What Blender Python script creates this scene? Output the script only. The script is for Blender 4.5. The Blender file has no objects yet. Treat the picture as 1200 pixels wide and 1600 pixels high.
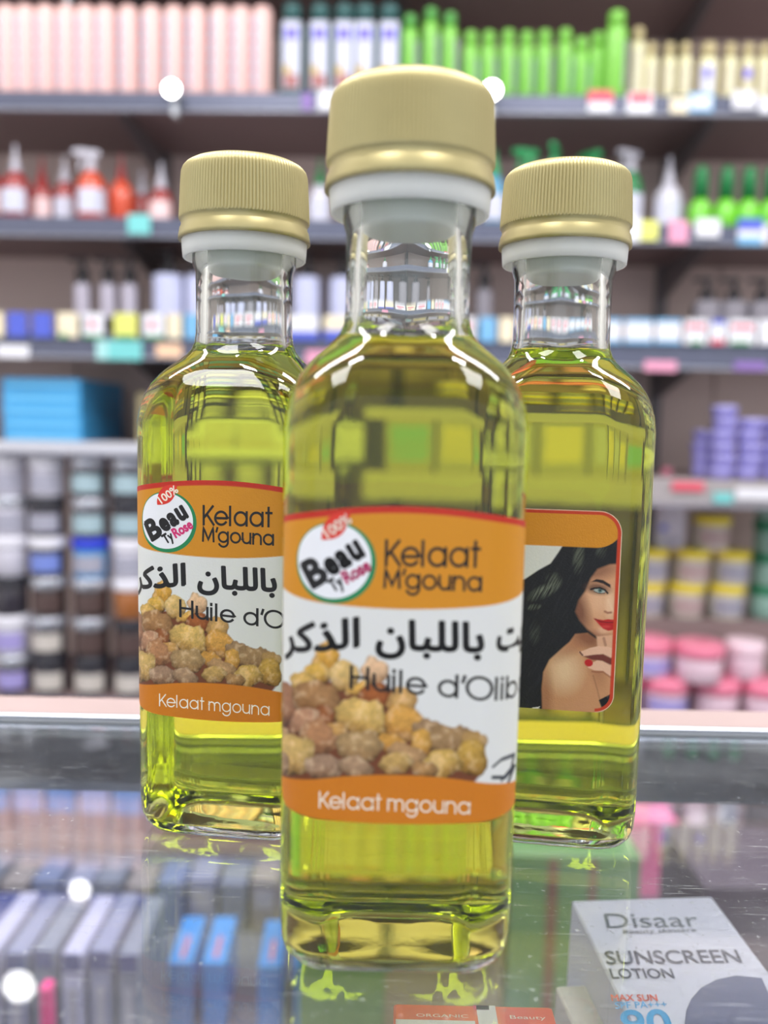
import bpy, math, random
import numpy as np
from math import sin, cos, tan, atan, radians as R, pi

# ------------------------------------------------------------------ camera, world, lights, exposure
SC = bpy.context.scene
COL = SC.collection
CZ = 1.0                                    # counter top height
CAM = np.array([0.0, 0.0, CZ + 0.109])
TH, RO, F = R(6.13), R(1.2), 1350.0         # pitch down, roll, focal length in pixels of the 1200x1600 frame
cam = bpy.data.cameras.new('camera')
camo = bpy.data.objects.new('camera', cam)
COL.objects.link(camo)
SC.camera = camo
r0 = np.array([1., 0, 0]); u0 = np.array([0, sin(TH), cos(TH)]); fw = np.array([0, cos(TH), -sin(TH)])
rt = cos(RO) * r0 + sin(RO) * u0
up = -sin(RO) * r0 + cos(RO) * u0
from mathutils import Matrix, Vector
camo.matrix_world = Matrix(((rt[0], up[0], -fw[0], CAM[0]), (rt[1], up[1], -fw[1], CAM[1]),
                            (rt[2], up[2], -fw[2], CAM[2]), (0, 0, 0, 1)))
cam.sensor_fit = 'VERTICAL'
cam.sensor_height = 36.0
cam.sensor_width = 27.0
cam.lens = F / 1600 * 36
cam.clip_start = 0.01
cam.dof.use_dof = True
cam.dof.focus_distance = 0.213
cam.dof.aperture_fstop = 8.6

world = bpy.data.worlds.new('world'); SC.world = world
world.use_nodes = True
world.node_tree.nodes['Background'].inputs[0].default_value = (0.86, 0.92, 1.0, 1)
world.node_tree.nodes['Background'].inputs[1].default_value = 1.1

def area(name, loc, rot, sx, sy, power, color=(1, 0.97, 0.94)):
    l = bpy.data.lights.new(name, 'AREA'); l.shape = 'RECTANGLE'; l.size = sx; l.size_y = sy
    l.energy = power; l.color = color
    o = bpy.data.objects.new(name, l); COL.objects.link(o); o.location = loc; o.rotation_euler = rot
    return o
LAMPS = [(-0.75, -0.55, 0.6, 1.2, 30), (0.75, -0.55, 0.6, 1.2, 30), (-1.1, 0.95, 1.2, 0.3, 26), (1.1, 0.95, 1.2, 0.3, 26),
         (-0.42, 0.22, 0.26, 0.14, 10), (0.5, 0.3, 0.22, 0.14, 9)]
for lx, ly, sx, sy, pw in LAMPS:
    area('ceiling_panel_light', (lx, ly, 2.985), (0, 0, 0), sx, sy, pw, (1, 0.98, 0.97))

SC.view_settings.view_transform = 'Standard'
SC.view_settings.look = 'None'
SC.view_settings.gamma = 1
SC.view_settings.use_curve_mapping = False
SC.view_settings.exposure = 0.1
SC.cycles.max_bounces = 24
SC.cycles.transmission_bounces = 24
SC.cycles.glossy_bounces = 8
SC.cycles.diffuse_bounces = 4
SC.cycles.transparent_max_bounces = 16
SC.cycles.volume_bounces = 0
SC.cycles.sample_clamp_indirect = 6
SC.cycles.sample_clamp_direct = 0
SC.cycles.caustics_refractive = True
SC.cycles.caustics_reflective = True
SC.cycles.blur_glossy = 0.5
SC.cycles.use_denoising = True

random.seed(5)

# ------------------------------------------------------------------ camera arithmetic used to read positions off the photograph
def project(P):
    d = np.asarray(P, float) - CAM
    dep = d @ fw
    return 600 + F * (d @ rt) / dep, 800 - F * (d @ up) / dep
def ray(px, py):
    return fw + rt * (px - 600) / F + up * (800 - py) / F
SHY, SHA = 2.0, R(-2.0)                     # shelf front plane: distance and turn (right end nearer)
SN = np.array([-sin(SHA), cos(SHA), 0.0]); SU = np.array([cos(SHA), sin(SHA), 0.0]); SO = np.array([0, SHY, 0.0])
def on_shelf(px, py, off=0.0):
    """point of the vertical plane 'off' behind the shelf fronts"""
    d = ray(px, py); t = ((SO + SN * off - CAM) @ SN) / (d @ SN)
    return CAM + d * t
def on_level(px, py, z):
    d = ray(px, py); t = (z - CAM[2]) / d[2]
    return CAM + d * t
GD = 0.0045                                  # apparent lift of things seen through the 8 mm counter glass
def below_glass(px, py, z):
    P = on_level(px, py, z + GD); P[2] = z; return P
def on_depth(px, py, y):
    d = ray(px, py); return CAM + d * (y / d[1])
def mpp(P):                                  # metres per pixel at P
    return float((np.asarray(P) - CAM) @ fw) / F

# ------------------------------------------------------------------ materials
def s2l(c):
    c = np.asarray(c, float) / 255
    return np.where(c <= 0.04045, c / 12.92, ((c + 0.055) / 1.055) ** 2.4)
MATS = {}
def mat(name, rgb, rough=0.5, metal=0.0, trans=0.0, ior=1.5, coat=0.0, var=0.08, scale=60.0, bump=0.0, emit=0.0, sss=0.0):
    if name in MATS: return MATS[name]
    m = bpy.data.materials.new(name); m.use_nodes = True
    nt = m.node_tree; b = nt.nodes['Principled BSDF']
    lin = s2l(rgb)
    b.inputs['Roughness'].default_value = rough
    b.inputs['Metallic'].default_value = metal
    b.inputs['Transmission Weight'].default_value = trans
    b.inputs['IOR'].default_value = ior
    b.inputs['Coat Weight'].default_value = coat
    if sss:
        b.inputs['Subsurface Weight'].default_value = sss
        b.inputs['Subsurface Radius'].default_value = (1, 1, 1)
        b.inputs['Subsurface Scale'].default_value = 0.006
    tc = nt.nodes.new('ShaderNodeTexCoord'); n = nt.nodes.new('ShaderNodeTexNoise')
    n.inputs['Scale'].default_value = scale; n.inputs['Detail'].default_value = 3
    nt.links.new(tc.outputs['Object'], n.inputs['Vector'])
    mx = nt.nodes.new('ShaderNodeMix'); mx.data_type = 'RGBA'
    mx.inputs['A'].default_value = (*(lin * (1 - var)), 1)
    mx.inputs['B'].default_value = (*np.minimum(lin * (1 + var), 1), 1)
    nt.links.new(n.outputs['Fac'], mx.inputs['Factor'])
    nt.links.new(mx.outputs['Result'], b.inputs['Base Color'])
    if bump:
        bp = nt.nodes.new('ShaderNodeBump'); bp.inputs['Strength'].default_value = bump; bp.inputs['Distance'].default_value = 0.001
        nt.links.new(n.outputs['Fac'], bp.inputs['Height']); nt.links.new(bp.outputs['Normal'], b.inputs['Normal'])
    if emit:
        b.inputs['Emission Color'].default_value = (*lin, 1); b.inputs['Emission Strength'].default_value = emit
    MATS[name] = m
    return m

def glass_mat(name, ior, tint=(1, 1, 1), bump=0.0, bscale=200, absorb=None, density=0.0):
    m = bpy.data.materials.new(name); m.use_nodes = True; nt = m.node_tree
    nt.nodes.remove(nt.nodes['Principled BSDF'])
    g = nt.nodes.new('ShaderNodeBsdfGlass'); g.inputs['IOR'].default_value = ior; g.inputs['Roughness'].default_value = 0.0
    g.inputs['Color'].default_value = (*tint, 1)
    out = nt.nodes['Material Output']
    nt.links.new(g.outputs[0], out.inputs['Surface'])
    if bump:
        tc = nt.nodes.new('ShaderNodeTexCoord'); n = nt.nodes.new('ShaderNodeTexNoise'); n.inputs['Scale'].default_value = bscale
        nt.links.new(tc.outputs['Object'], n.inputs['Vector'])
        bp = nt.nodes.new('ShaderNodeBump'); bp.inputs['Strength'].default_value = bump; bp.inputs['Distance'].default_value = 0.001
        nt.links.new(n.outputs['Fac'], bp.inputs['Height']); nt.links.new(bp.outputs['Normal'], g.inputs['Normal'])
    if absorb is not None:
        v = nt.nodes.new('ShaderNodeVolumeAbsorption'); v.inputs['Color'].default_value = (*absorb, 1); v.inputs['Density'].default_value = density
        nt.links.new(v.outputs[0], out.inputs['Volume'])
    return m

# ------------------------------------------------------------------ mesh helpers
def new_obj(name, verts, faces, m, parent=None, smooth=True, loc=None, rotz=None, sharp=0):
    me = bpy.data.meshes.new(name)
    me.from_pydata([tuple(v) for v in verts], [], faces)
    me.update()
    ms = m if isinstance(m, (list, tuple)) else [m]
    for x in ms: me.materials.append(x)
    if smooth:
        me.shade_smooth()
        if sharp: me.set_sharp_from_angle(angle=R(sharp))
    o = bpy.data.objects.new(name, me); COL.objects.link(o)
    if parent is not None: o.parent = parent
    if loc is not None: o.location = loc
    if rotz is not None: o.rotation_euler.z = rotz
    return o
def tag(o, label=None, cat=None, group=None, kind=None):
    if label: o['label'] = label
    if cat: o['category'] = cat
    if group: o['group'] = group
    if kind: o['kind'] = kind
    return o
def thing(name, label, cat, loc=(0, 0, 0), rotz=0.0, group=None):
    o = bpy.data.objects.new(name, None); COL.objects.link(o)
    o.location = tuple(loc); o.rotation_euler.z = rotz; o.empty_display_size = 0.02
    return tag(o, label, cat, group)

class MB:
    def __init__(s): s.v = []; s.f = []
    def add(s, v, f):
        n = len(s.v); s.v += [tuple(p) for p in v]; s.f += [tuple(i + n for i in q) for q in f]; return s
    def box(s, x0, x1, y0, y1, z0, z1):
        v = [(x0, y0, z0), (x1, y0, z0), (x1, y1, z0), (x0, y1, z0), (x0, y0, z1), (x1, y0, z1), (x1, y1, z1), (x0, y1, z1)]
        return s.add(v, [(0, 3, 2, 1), (4, 5, 6, 7), (0, 1, 5, 4), (1, 2, 6, 5), (2, 3, 7, 6), (3, 0, 4, 7)])
    def bbox(s, x0, x1, y0, y1, z0, z1, b=0.001):
        """bevelled box"""
        hx, hy = (x1 - x0) / 2, (y1 - y0) / 2; cx, cy = (x0 + x1) / 2, (y0 + y1) / 2
        v, f = loft([(z0, hx - b, hy - b, b * .6), (z0 + b, hx, hy, b), (z1 - b, hx, hy, b), (z1, hx - b, hy - b, b * .6)], 2)
        return s.add([(p[0] + cx, p[1] + cy, p[2]) for p in v], f)
    def build(s, name, m, parent=None, smooth=False, **k): return new_obj(name, s.v, s.f, m, parent, smooth, **k)

def ring(hx, hy, rc, k):
    pts = []
    rc = min(rc, hx, hy)
    for (sx, sy, a0) in ((1, -1, -90), (1, 1, 0), (-1, 1, 90), (-1, -1, 180)):
        for i in range(k + 1):
            a = R(a0 + 90 * i / k)
            pts.append((sx * (hx - rc) + rc * cos(a), sy * (hy - rc) + rc * sin(a)))
    return pts
def loft(secs, k=5, cap0=True, cap1=True):
    v = []; f = []; n = 4 * (k + 1)
    for (z, hx, hy, rc) in secs: v += [(x, y, z) for x, y in ring(hx, hy, rc, k)]
    for i in range(len(secs) - 1):
        for j in range(n):
            a, b = i * n + j, i * n + (j + 1) % n
            f.append((a, b, b + n, a + n))
    if cap0: f.append(tuple(range(n - 1, -1, -1)))
    if cap1: f.append(tuple((len(secs) - 1) * n + j for j in range(n)))
    return v, f
def lathe(prof, k=4, cap0=True, cap1=True):
    n = 4 * (k + 1); v = []; f = []
    for z, r in prof: v += [(r * cos(2 * pi * j / n), r * sin(2 * pi * j / n), z) for j in range(n)]
    for i in range(len(prof) - 1):
        for j in range(n):
            a, b = i * n + j, i * n + (j + 1) % n
            f.append((a, b, b + n, a + n))
    if cap0: f.append(tuple(range(n - 1, -1, -1)))
    if cap1: f.append(tuple((len(prof) - 1) * n + j for j in range(n)))
    return v, f

def wrap(s, hx, hy, rc):
    """point and outward normal on the rounded rectangle outline at arc length s from the middle of the front (-y) side"""
    sg = 1 if s >= 0 else -1; s = abs(s)
    a = hx - rc
    if s <= a: x, y, nx, ny = s, -hy, 0, -1
    elif s <= a + rc * pi / 2:
        t = (s - a) / rc; x, y, nx, ny = a + rc * sin(t), -hy + rc - rc * cos(t), sin(t), -cos(t)
    else:
        s2 = s - a - rc * pi / 2; b = 2 * (hy - rc)
        if s2 <= b: x, y, nx, ny = hx, -hy + rc + s2, 1, 0
        elif s2 <= b + rc * pi / 2:
            t = (s2 - b) / rc; x, y, nx, ny = a + rc * cos(t), hy - rc + rc * sin(t), cos(t), sin(t)
        else:
            s3 = s2 - b - rc * pi / 2; x, y, nx, ny = a - s3, hy, 0, 1
    return sg * x, y, sg * nx, ny
def patch(hx, hy, rc, s0, s1, z0, z1, off, n=8):
    v = []; f = []
    for i in range(n + 1):
        s = s0 + (s1 - s0) * i / n
        x, y, nx, ny = wrap(s, hx, hy, rc)
        v += [(x + nx * off, y + ny * off, z0), (x + nx * off, y + ny * off, z1)]
    for i in range(n): f.append((2 * i, 2 * i + 2, 2 * i + 3, 2 * i + 1))
    return v, f

# ------------------------------------------------------------------ lettering
def font_mesh(text, res=4):
    c = bpy.data.curves.new('letters', 'FONT'); c.body = text; c.resolution_u = res
    o = bpy.data.objects.new('letters', c); COL.objects.link(o)
    dg = bpy.context.evaluated_depsgraph_get(); ev = o.evaluated_get(dg); me = ev.to_mesh()
    v = [(p.co.x, p.co.y) for p in me.vertices]; f = [tuple(p.vertices) for p in me.polygons]
    ev.to_mesh_clear(); bpy.data.objects.remove(o); bpy.data.curves.remove(c)
    return v, f
def embolden(v, f, h):
    """adds a strip of half width h along every outline edge"""
    cnt = {}
    for q in f:
        for i in range(len(q)):
            e = tuple(sorted((q[i], q[(i + 1) % len(q)]))); cnt[e] = cnt.get(e, 0) + 1
    v = list(v); f = list(f)
    for (a, b), c in cnt.items():
        if c != 1: continue
        ax, ay = v[a]; bx, by = v[b]; L = math.hypot(bx - ax, by - ay)
        if L < 1e-7: continue
        dx, dy = (bx - ax) / L, (by - ay) / L
        n = len(v); e = 0
        m = 8; v += [(ax + h * cos(2 * pi * q / m), ay + h * sin(2 * pi * q / m)) for q in range(m)]
        f.append(tuple(range(n, n + m))); n += m
        v += [(ax - dx * e - dy * h, ay - dy * e + dx * h), (ax - dx * e + dy * h, ay - dy * e - dx * h),
              (bx + dx * e + dy * h, by + dy * e - dx * h), (bx + dx * e - dy * h, by + dy * e + dx * h)]
        f.append((n, n + 1, n + 2, n + 3))
    return v, f
def fit(v, x0, x1, y0=None, h=None, ref=None):
    """scale/shift to width x0..x1; ref=(ymin,ymax) of source heights that map to y0, y0+h"""
    xs = [p[0] for p in v]; a, b = min(xs), max(xs)
    kx = (x1 - x0) / (b - a); ky = h / (ref[1] - ref[0]) if h else kx
    r = ref[0] if ref else 0
    return [((p[0] - a) * kx + x0, (p[1] - r) * ky + y0) for p in v]

def arcp(cx, cy, r, a0, a1, n=14): return [(cx + r * cos(R(a0 + (a1 - a0) * i / n)), cy + r * sin(R(a0 + (a1 - a0) * i / n))) for i in range(n + 1)]
X = .72
GL = {
    'K': (.70, [[(0, 0), (0, 1)], [(.55, 1), (.02, .36)], [(.19, .56), (.6, 0)]]),
    'e': (.90, [[(0, .36), (.72, .36)] + arcp(.36, .36, .36, 0, 322, 20)]),
    'l': (.28, [[(0, 0), (0, 1)]]),
    'i': (.28, [[(0, 0), (0, X)], [(0, .93), (0, 1)]]),
    'a': (.95, [arcp(.36, .36, .36, 0, 360, 22), [(X, 0), (X, X)]]),
    't': (.38, [[(.13, 0), (.13, 1)], [(0, X), (.3, X)]]),
    'M': (1.04, [[(0, 0), (.04, 1), (.42, .12), (.80, 1), (.84, 0)]]),
    "'": (.20, [[(.09, 1), (.02, .74)]]),
    'g': (.95, [arcp(.36, .36, .36, 0, 360, 22), [(X, X), (X, .02)] + arcp(.36, 0, .36, 0, -150, 12)]),
    'o': (.92, [arcp(.36, .36, .36, 0, 360, 22)]),
    'u': (.82, [[(0, X), (0, .3)] + arcp(.3, .3, .3, 180, 360, 12) + [(.6, X)], [(.6, .3), (.6, 0)]]),
    'n': (.82, [[(0, 0), (0, X)], [(0, .42)] + arcp(.3, .42, .3, 180, 0, 12) + [(.6, 0)]]),
    'd': (.95, [arcp(.36, .36, .36, 0, 360, 22), [(X, 0), (X, 1)]]),
    'b': (.95, [arcp(.36, .36, .36, 0, 360, 22), [(0, 0), (0, 1)]]),
    'O': (1.24, [arcp(.52, .5, .52, 0, 360, 30)]),
    'H': (.94, [[(0, 0), (0, 1)], [(.68, 0), (.68, 1)], [(0, .53), (.68, .53)]]),
    'm': (1.22, [[(0, 0), (0, X)], [(0, .46)] + arcp(.25, .46, .25, 180, 0, 10) + [(.5, 0)], [(.5, .46)] + arcp(.75, .46, .25, 180, 0, 10) + [(1, 0)]]),
    ' ': (.42, []),
}
def strip(pts, h):
    v = []; f = []; n = len(pts)
    P = [np.array(p, float) for p in pts]
    for i, p in enumerate(P):
        d1 = P[i] - P[i - 1] if i > 0 else P[1] - P[0]
        d2 = P[i + 1] - P[i] if i < n - 1 else P[-1] - P[-2]
        d1 = d1 / (np.linalg.norm(d1) + 1e-9); d2 = d2 / (np.linalg.norm(d2) + 1e-9)
        t = d1 + d2; L = np.linalg.norm(t)
        t = t / L if L > .3 else d1
        nrm = np.array([-t[1], t[0]]); k = min(1 / max(.45, abs(nrm @ np.array([-d1[1], d1[0]]))), 2.2)
        e = (-d1 if i == 0 else d2) * (h if i in (0, n - 1) else 0)
        v += [tuple(p + nrm * h * k + e), tuple(p - nrm * h * k + e)]
    for i in range(n - 1): f.append((2 * i, 2 * i + 1, 2 * i + 3, 2 * i + 2))
    return v, f
def stroke_text(text, h):
    V = []; Fc = []; x = 0
    for ch in text:
        adv, st = GL[ch]
        for poly in st:
            pts = []
            for i in range(len(poly) - 1):                      # split long segments so that they can bend round the bottle
                (ax, ay), (bx, by) = poly[i], poly[i + 1]; m = max(1, int(math.hypot(bx - ax, by - ay) / .22))
                pts += [(ax + (bx - ax) * j / m, ay + (by - ay) * j / m) for j in range(m)]
            pts.append(poly[-1])
            v, f = strip([(p[0] + x, p[1]) for p in pts], h)
            n = len(V); V += v; Fc += [tuple(i + n for i in q) for q in f]
        x += adv
    return V, Fc

# ================================================================== SETTING
def panel(name, x0, x1, y0, y1, z0, z1, m, parent=None, kind='structure'):
    o = MB().box(x0, x1, y0, y1, z0, z1).build(name, m, parent)
    if parent is None: tag(o, kind=kind)
    return o
M_floor = mat('floor_tile', (150, 150, 155), .35, var=.1, scale=6)
M_grout = mat('floor_grout', (90, 90, 92), .8)
M_wall = mat('wall_paint', (238, 236, 232), .8, scale=4)
M_ceil = mat('ceiling_paint', (225, 225, 228), .8, scale=4)
floor = panel('floor', -3, 3, -3.0, 2.6, -0.06, -0.008, M_grout)
T = None
for i in range(-6, 6):
    for j in range(-3, 5):
        x, y = i * .5, j * .5
        if T is None:
            T = MB().bbox(.002, .498, .002, .498, -.008, 0, .002).build('tile', M_floor, floor, loc=(x, y, 0))
        else:
            o = T.copy(); COL.objects.link(o); o.location = (x, y, 0)
panel('wall_back', -3, 3, 2.5, 2.6, 0, 3.0, M_wall)
panel('wall_left', -2.3, -2.2, -3, 2.6, 0, 3.0, M_wall)
panel('wall_right', 2.2, 2.3, -3, 2.6, 0, 3.0, M_wall)
panel('ceiling', -3, 3, -3, 2.6, 3.0, 3.1, M_ceil)
M_alu = mat('brushed_aluminium', (200, 204, 210), .3, metal=.8)
for i, (lx, ly, sx, sy, pw) in enumerate(LAMPS):
    fr = MB()
    for (a, b, c, d) in ((-sx / 2 - .02, sx / 2 + .02, -sy / 2 - .02, -sy / 2), (-sx / 2 - .02, sx / 2 + .02, sy / 2, sy / 2 + .02),
                         (-sx / 2 - .02, -sx / 2, -sy / 2, sy / 2), (sx / 2, sx / 2 + .02, -sy / 2, sy / 2)):
        fr.box(a, b, c, d, -.02, 0)
    o = fr.build('light_frame', M_alu, loc=(lx, ly, 3.0))
    tag(o, 'white ceiling light panel frame, ' + ['above the seller counter on the left', 'above the seller counter on the right', 'in front of the shelves on the left',
        'in front of the shelves on the right', 'small one above the counter on the left', 'small one above the counter on the right'][i], 'lamp', 'ceiling light panels')

# ---- shelving unit (setting frame: local x along the fronts, local y into the unit)
SH = thing('wall_shelving', 'tall grey metal shop shelving with dark boards behind the glass counter', 'shelving', SO, SHA)
M_board = mat('shelf_board', (142, 122, 122), .5, scale=5)
M_edge = mat('shelf_edge', (98, 102, 122), .3, metal=.3)
M_lip = mat('shelf_lip', (170, 172, 186), .3, metal=.5)
M_backp = mat('back_panel', (226, 206, 200), .7, scale=3, var=.05)
M_post = mat('shelf_upright', (120, 116, 120), .45, metal=.3)
def zrow(px, py): return float(on_shelf(px, py)[2])
UA, UB = -1.75, 1.75
def board(px, pyt, pyb, u0=UA, u1=UB, m_edge=None, lip=.006):
    zt, zb = zrow(px, pyt), zrow(px, pyb)
    b = MB().box(u0, u1, .012, .40, zt - .022, zt - .002).build('shelf_board', M_board, SH)
    MB().bbox(u0, u1, -.002, .012, zb + lip, zt, .003).build('shelf_edge', m_edge or M_edge, b)
    MB().bbox(u0, u1, -.006, .010, zb, zb + lip, .002).build('shelf_lip', M_lip, b)
    return zt - .002
zA = board(600, 146, 178, lip=.007)
zB = board(600, 345, 377)
zC = board(600, 528, 569, lip=.008)
uMid = -.05
zDL = board(300, 694, 716, u1=uMid, m_edge=mat('pale_edge', (215, 216, 226), .25, metal=.4))
zDR = board(900, 744, 788, u0=uMid, m_edge=mat('grey_edge', (165, 158, 160), .4))
zE = .40
board(600, 1108, 1128)
zE = zrow(600, 1108) - .002
zF = .06
MB().bbox(UA, UB, -.01, .40, 0, zF, .004).build('plinth', M_board, SH)
zG = 2.13
MB().bbox(UA, UB, .0, .40, zG - .022, zG, .003).build('shelf_board', M_board, SH)
MB().bbox(UA, UB, .0, .40, 2.62, 2.642, .003).build('shelf_board', M_board, SH)
for i in range(4):
    a = UA + (UB - UA) * i / 4
    MB().bbox(a + .002, a + (UB - UA) / 4 - .002, .40, .412, 0, 2.65, .002).build('back_panel', M_backp, SH)
UPX = [-1.35, -.62, .02, .715, 1.4]
for u in UPX:
    MB().bbox(u - .014, u + .014, .37, .40, 0, 2.65, .003).build('upright', M_post, SH)
    for z in (zA, zB, zC, zG):
        z -= .024
        MB().add([(u - .003, .37, z), (u + .003, .37, z), (u + .003, .03, z), (u - .003, .03, z), (u - .003, .37, z - .09), (u + .003, .37, z - .09),
                  (u + .003, .03, z - .02), (u - .003, .03, z - .02)],
                 [(0, 1, 2, 3), (4, 7, 6, 5), (0, 4, 5, 1), (2, 6, 7, 3), (1, 5, 6, 2), (0, 3, 7, 4)]).build('bracket', M_post, SH)

# ================================================================== COUNTER
M_cglass = bpy.data.materials.new('counter_glass'); M_cglass.use_nodes = True
nt = M_cglass.node_tree; nt.nodes.remove(nt.nodes['Principled BSDF'])
g = nt.nodes.new('ShaderNodeBsdfGlass'); g.inputs['IOR'].default_value = 1.52; g.inputs['Roughness'].default_value = 0
g.inputs['Color'].default_value = (.965, .975, .975, 1)
d = nt.nodes.new('ShaderNodeBsdfDiffuse'); d.inputs['Color'].default_value = (.75, .78, .8, 1)
mx = nt.nodes.new('ShaderNodeMixShader')
tc = nt.nodes.new('ShaderNodeTexCoord')
def noise(scale, detail, vec, rot=0, stretch=(1, 1, 1)):
    mp = nt.nodes.new('ShaderNodeMapping'); mp.inputs['Rotation'].default_value = (0, 0, rot); mp.inputs['Scale'].default_value = stretch
    nt.links.new(vec, mp.inputs['Vector'])
    n = nt.nodes.new('ShaderNodeTexNoise'); n.inputs['Scale'].default_value = scale; n.inputs['Detail'].default_value = detail
    nt.links.new(mp.outputs[0], n.inputs['Vector']); return n.outputs['Fac']
def ramp(val, a, b, lo, hi):
    mr = nt.nodes.new('ShaderNodeMapRange'); mr.inputs[1].default_value = a; mr.inputs[2].default_value = b
    mr.inputs[3].default_value = lo; mr.inputs[4].default_value = hi
    nt.links.new(val, mr.inputs[0]); return mr.outputs[0]
def add(a, b):
    m = nt.nodes.new('ShaderNodeMath'); m.operation = 'ADD'; nt.links.new(a, m.inputs[0]); nt.links.new(b, m.inputs[1]); return m.outputs[0]
oc = tc.outputs['Object']
dust = ramp(noise(700, 2, oc), .67, .74, 0, .24)
smear = ramp(noise(25, 6, oc), .45, .75, .015, .08)
scr1 = ramp(noise(60, 3, oc, .5, (1, 25, 1)), .66, .72, 0, .20)
scr2 = ramp(noise(60, 3, oc, -1.1, (1, 30, 1)), .67, .73, 0, .20)
tot = add(add(dust, smear), add(scr1, scr2))
nt.links.new(tot, mx.inputs[0]); nt.links.new(g.outputs[0], mx.inputs[1]); nt.links.new(d.outputs[0], mx.inputs[2])
nt.links.new(mx.outputs[0], nt.nodes['Material Output'].inputs['Surface'])

yR = float(on_level(600, 1142, CZ)[1])         # rear edge of the glass
y1 = float(on_level(600, 1099, CZ + .0)[1])
CT = thing('display_counter', 'glass-topped display counter with aluminium and pale pink rear rail under the bottles', 'counter', (0, 0, 0))
HW = .62
CG = MB().bbox(-HW, HW, -.32, yR, CZ - .008, CZ, .0008).build('glass_top', M_cglass, CT)
M_rail = mat('rail_metal', (190, 194, 204), .25, metal=.7)
M_ledge = mat('pale_pink_ledge', (168, 148, 146), .6, var=.04)
MB().bbox(-HW, HW, yR + .0004, yR + .004, CZ - .03, CZ + .0008, .0004).build('rear_rail', mat('dark_rail', (84, 90, 98), .45, var=.1), CT)
MB().bbox(-HW, HW, yR + .0042, yR + .0060, CZ - .02, CZ + .0018, .0004).build('rail_strip', M_rail, CT)
MB().bbox(-HW, HW, yR + .0062, y1, CZ - .02, CZ + .0005, .002).build('rear_ledge', M_ledge, CT)
M_frame = mat('counter_frame', (150, 152, 160), .35, metal=.6)
for sx in (-1, 1):
    MB().bbox(sx * HW - .012, sx * HW + .012, -.33, y1, 0, CZ + .001, .003).build('side_panel', M_frame, CT)
M_deck = mat('case_deck', (150, 158, 178), .4, var=.05, scale=8)
MB().bbox(-HW + .013, HW - .013, -.31, yR + .003, CZ - .165, CZ - .15, .002).build('inner_shelf', M_deck, CT)
MB().bbox(-HW + .013, HW - .013, -.31, -.29, 0, CZ - .01, .002).build('front_panel', M_frame, CT)

# ================================================================== BOTTLES OF OIL
W, RC = 23.3, 9.0                                     # half width and corner radius, mm
mm = .001
OUT = [(.9, 4), (.8, 12), (.35, 16.5), (0.05, 18.2), (.35, 19.7), (1.3, 21.1), (3.0, 22.2), (5.5, 22.9), (9, 23.2), (14, W), (30, W), (60, W), (90, W), (107, W),
       (111, 23.0), (114.2, 22.3), (117.0, 21.1), (119.3, 19.6), (121.3, 17.9), (123.0, 16.2), (124.6, 14.7), (126.2, 13.6), (128, 12.95), (130.5, 12.7), (138, 12.6), (146, 12.7),
       (148, 13.3), (151, 13.4), (160, 13.4), (166, 13.2)]
INN = [(4.8, 2), (4.6, 8), (3.9, 14), (3.4, 17), (3.4, 18.2), (3.9, 19.2), (5.2, 20.0), (8, 20.4), (14, 20.6), (30, 20.7), (60, 20.8), (90, 20.7), (105, 20.5),
       (109.5, 20.0), (112.5, 19.1), (115.2, 17.7), (117.4, 16.0), (119.3, 14.2), (121.0, 12.7), (122.7, 11.5), (124.5, 10.75), (127, 10.35), (131, 10.1), (138, 10.0), (166, 10.0)]
def rc_out(z, w): return min(w, RC if z < 107 else RC + (12.7 - RC) * min(1, (z - 107) / 17) ** .8, 99) if z >= 14 else min(w, RC - (14 - z) * .06)
def rc_in(z, w): return min(w, 8.5 if z < 105 else 8.5 + 2.2 * min(1, (z - 105) / 15)) if z > 20 else min(w, 8.5)
def interp_prof(P, zs):
    return None
NR = 112
def ring_eq(w, rc):
    """NR points equally spaced along the rounded square outline, counter-clockwise from the middle of the back"""
    per = 8 * (w - rc) + 2 * pi * rc
    return [wrap(-per / 2 + per * (i + .5) / NR, w, w, rc)[:2] for i in range(NR)]
def wob(x, y, z, sd):
    return .10 * sin(z * .21 + sd) * sin(x * .33 + 1.3 * sd) + .07 * sin(z * .55 + x * .4 + 2 * sd) * cos(y * .5 + sd) + .05 * sin(z * 1.3 + y * .9 + sd)
def secs_ring(P, rcf, zmin=None, zmax=None, sd=None):
    rings = []
    pts = [p for p in P]
    # refine long straight runs
    fine = []
    for i, (z, w) in enumerate(pts):
        fine.append((z, w))
        if i + 1 < len(pts):
            z2, w2 = pts[i + 1]; n = int(abs(z2 - z) / 5)
            for j in range(1, n): fine.append((z + (z2 - z) * j / n, w + (w2 - w) * j / n))
    if zmax is not None:
        out = []
        for i, (z, w) in enumerate(fine):
            if z < zmax: out.append((z, w))
            else:
                z0, w0 = fine[i - 1]; t = (zmax - z0) / (z - z0); out.append((zmax, w0 + (w - w0) * t)); break
        fine = out
    if zmin is not None:
        out = []
        for i, (z, w) in enumerate(fine):
            if z > zmin:
                if not out:
                    z0, w0 = fine[i - 1]; t = (zmin - z0) / (z - z0); out.append((zmin, w0 + (w - w0) * t))
                out.append((z, w))
        fine = out
    for z, w in fine:
        r = ring_eq(w, rcf(z, w))
        if sd is not None:
            amp = 1.0 if 16 < z < 108 else .25
            if z > 120: amp = .0
            r = [(x * (1 + amp * wob(x, y, z, sd) / 20), y * (1 + amp * wob(x, y, z, sd) / 20)) for x, y in r]
        rings.append([(x, y, z) for x, y in r])
    return rings
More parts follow.
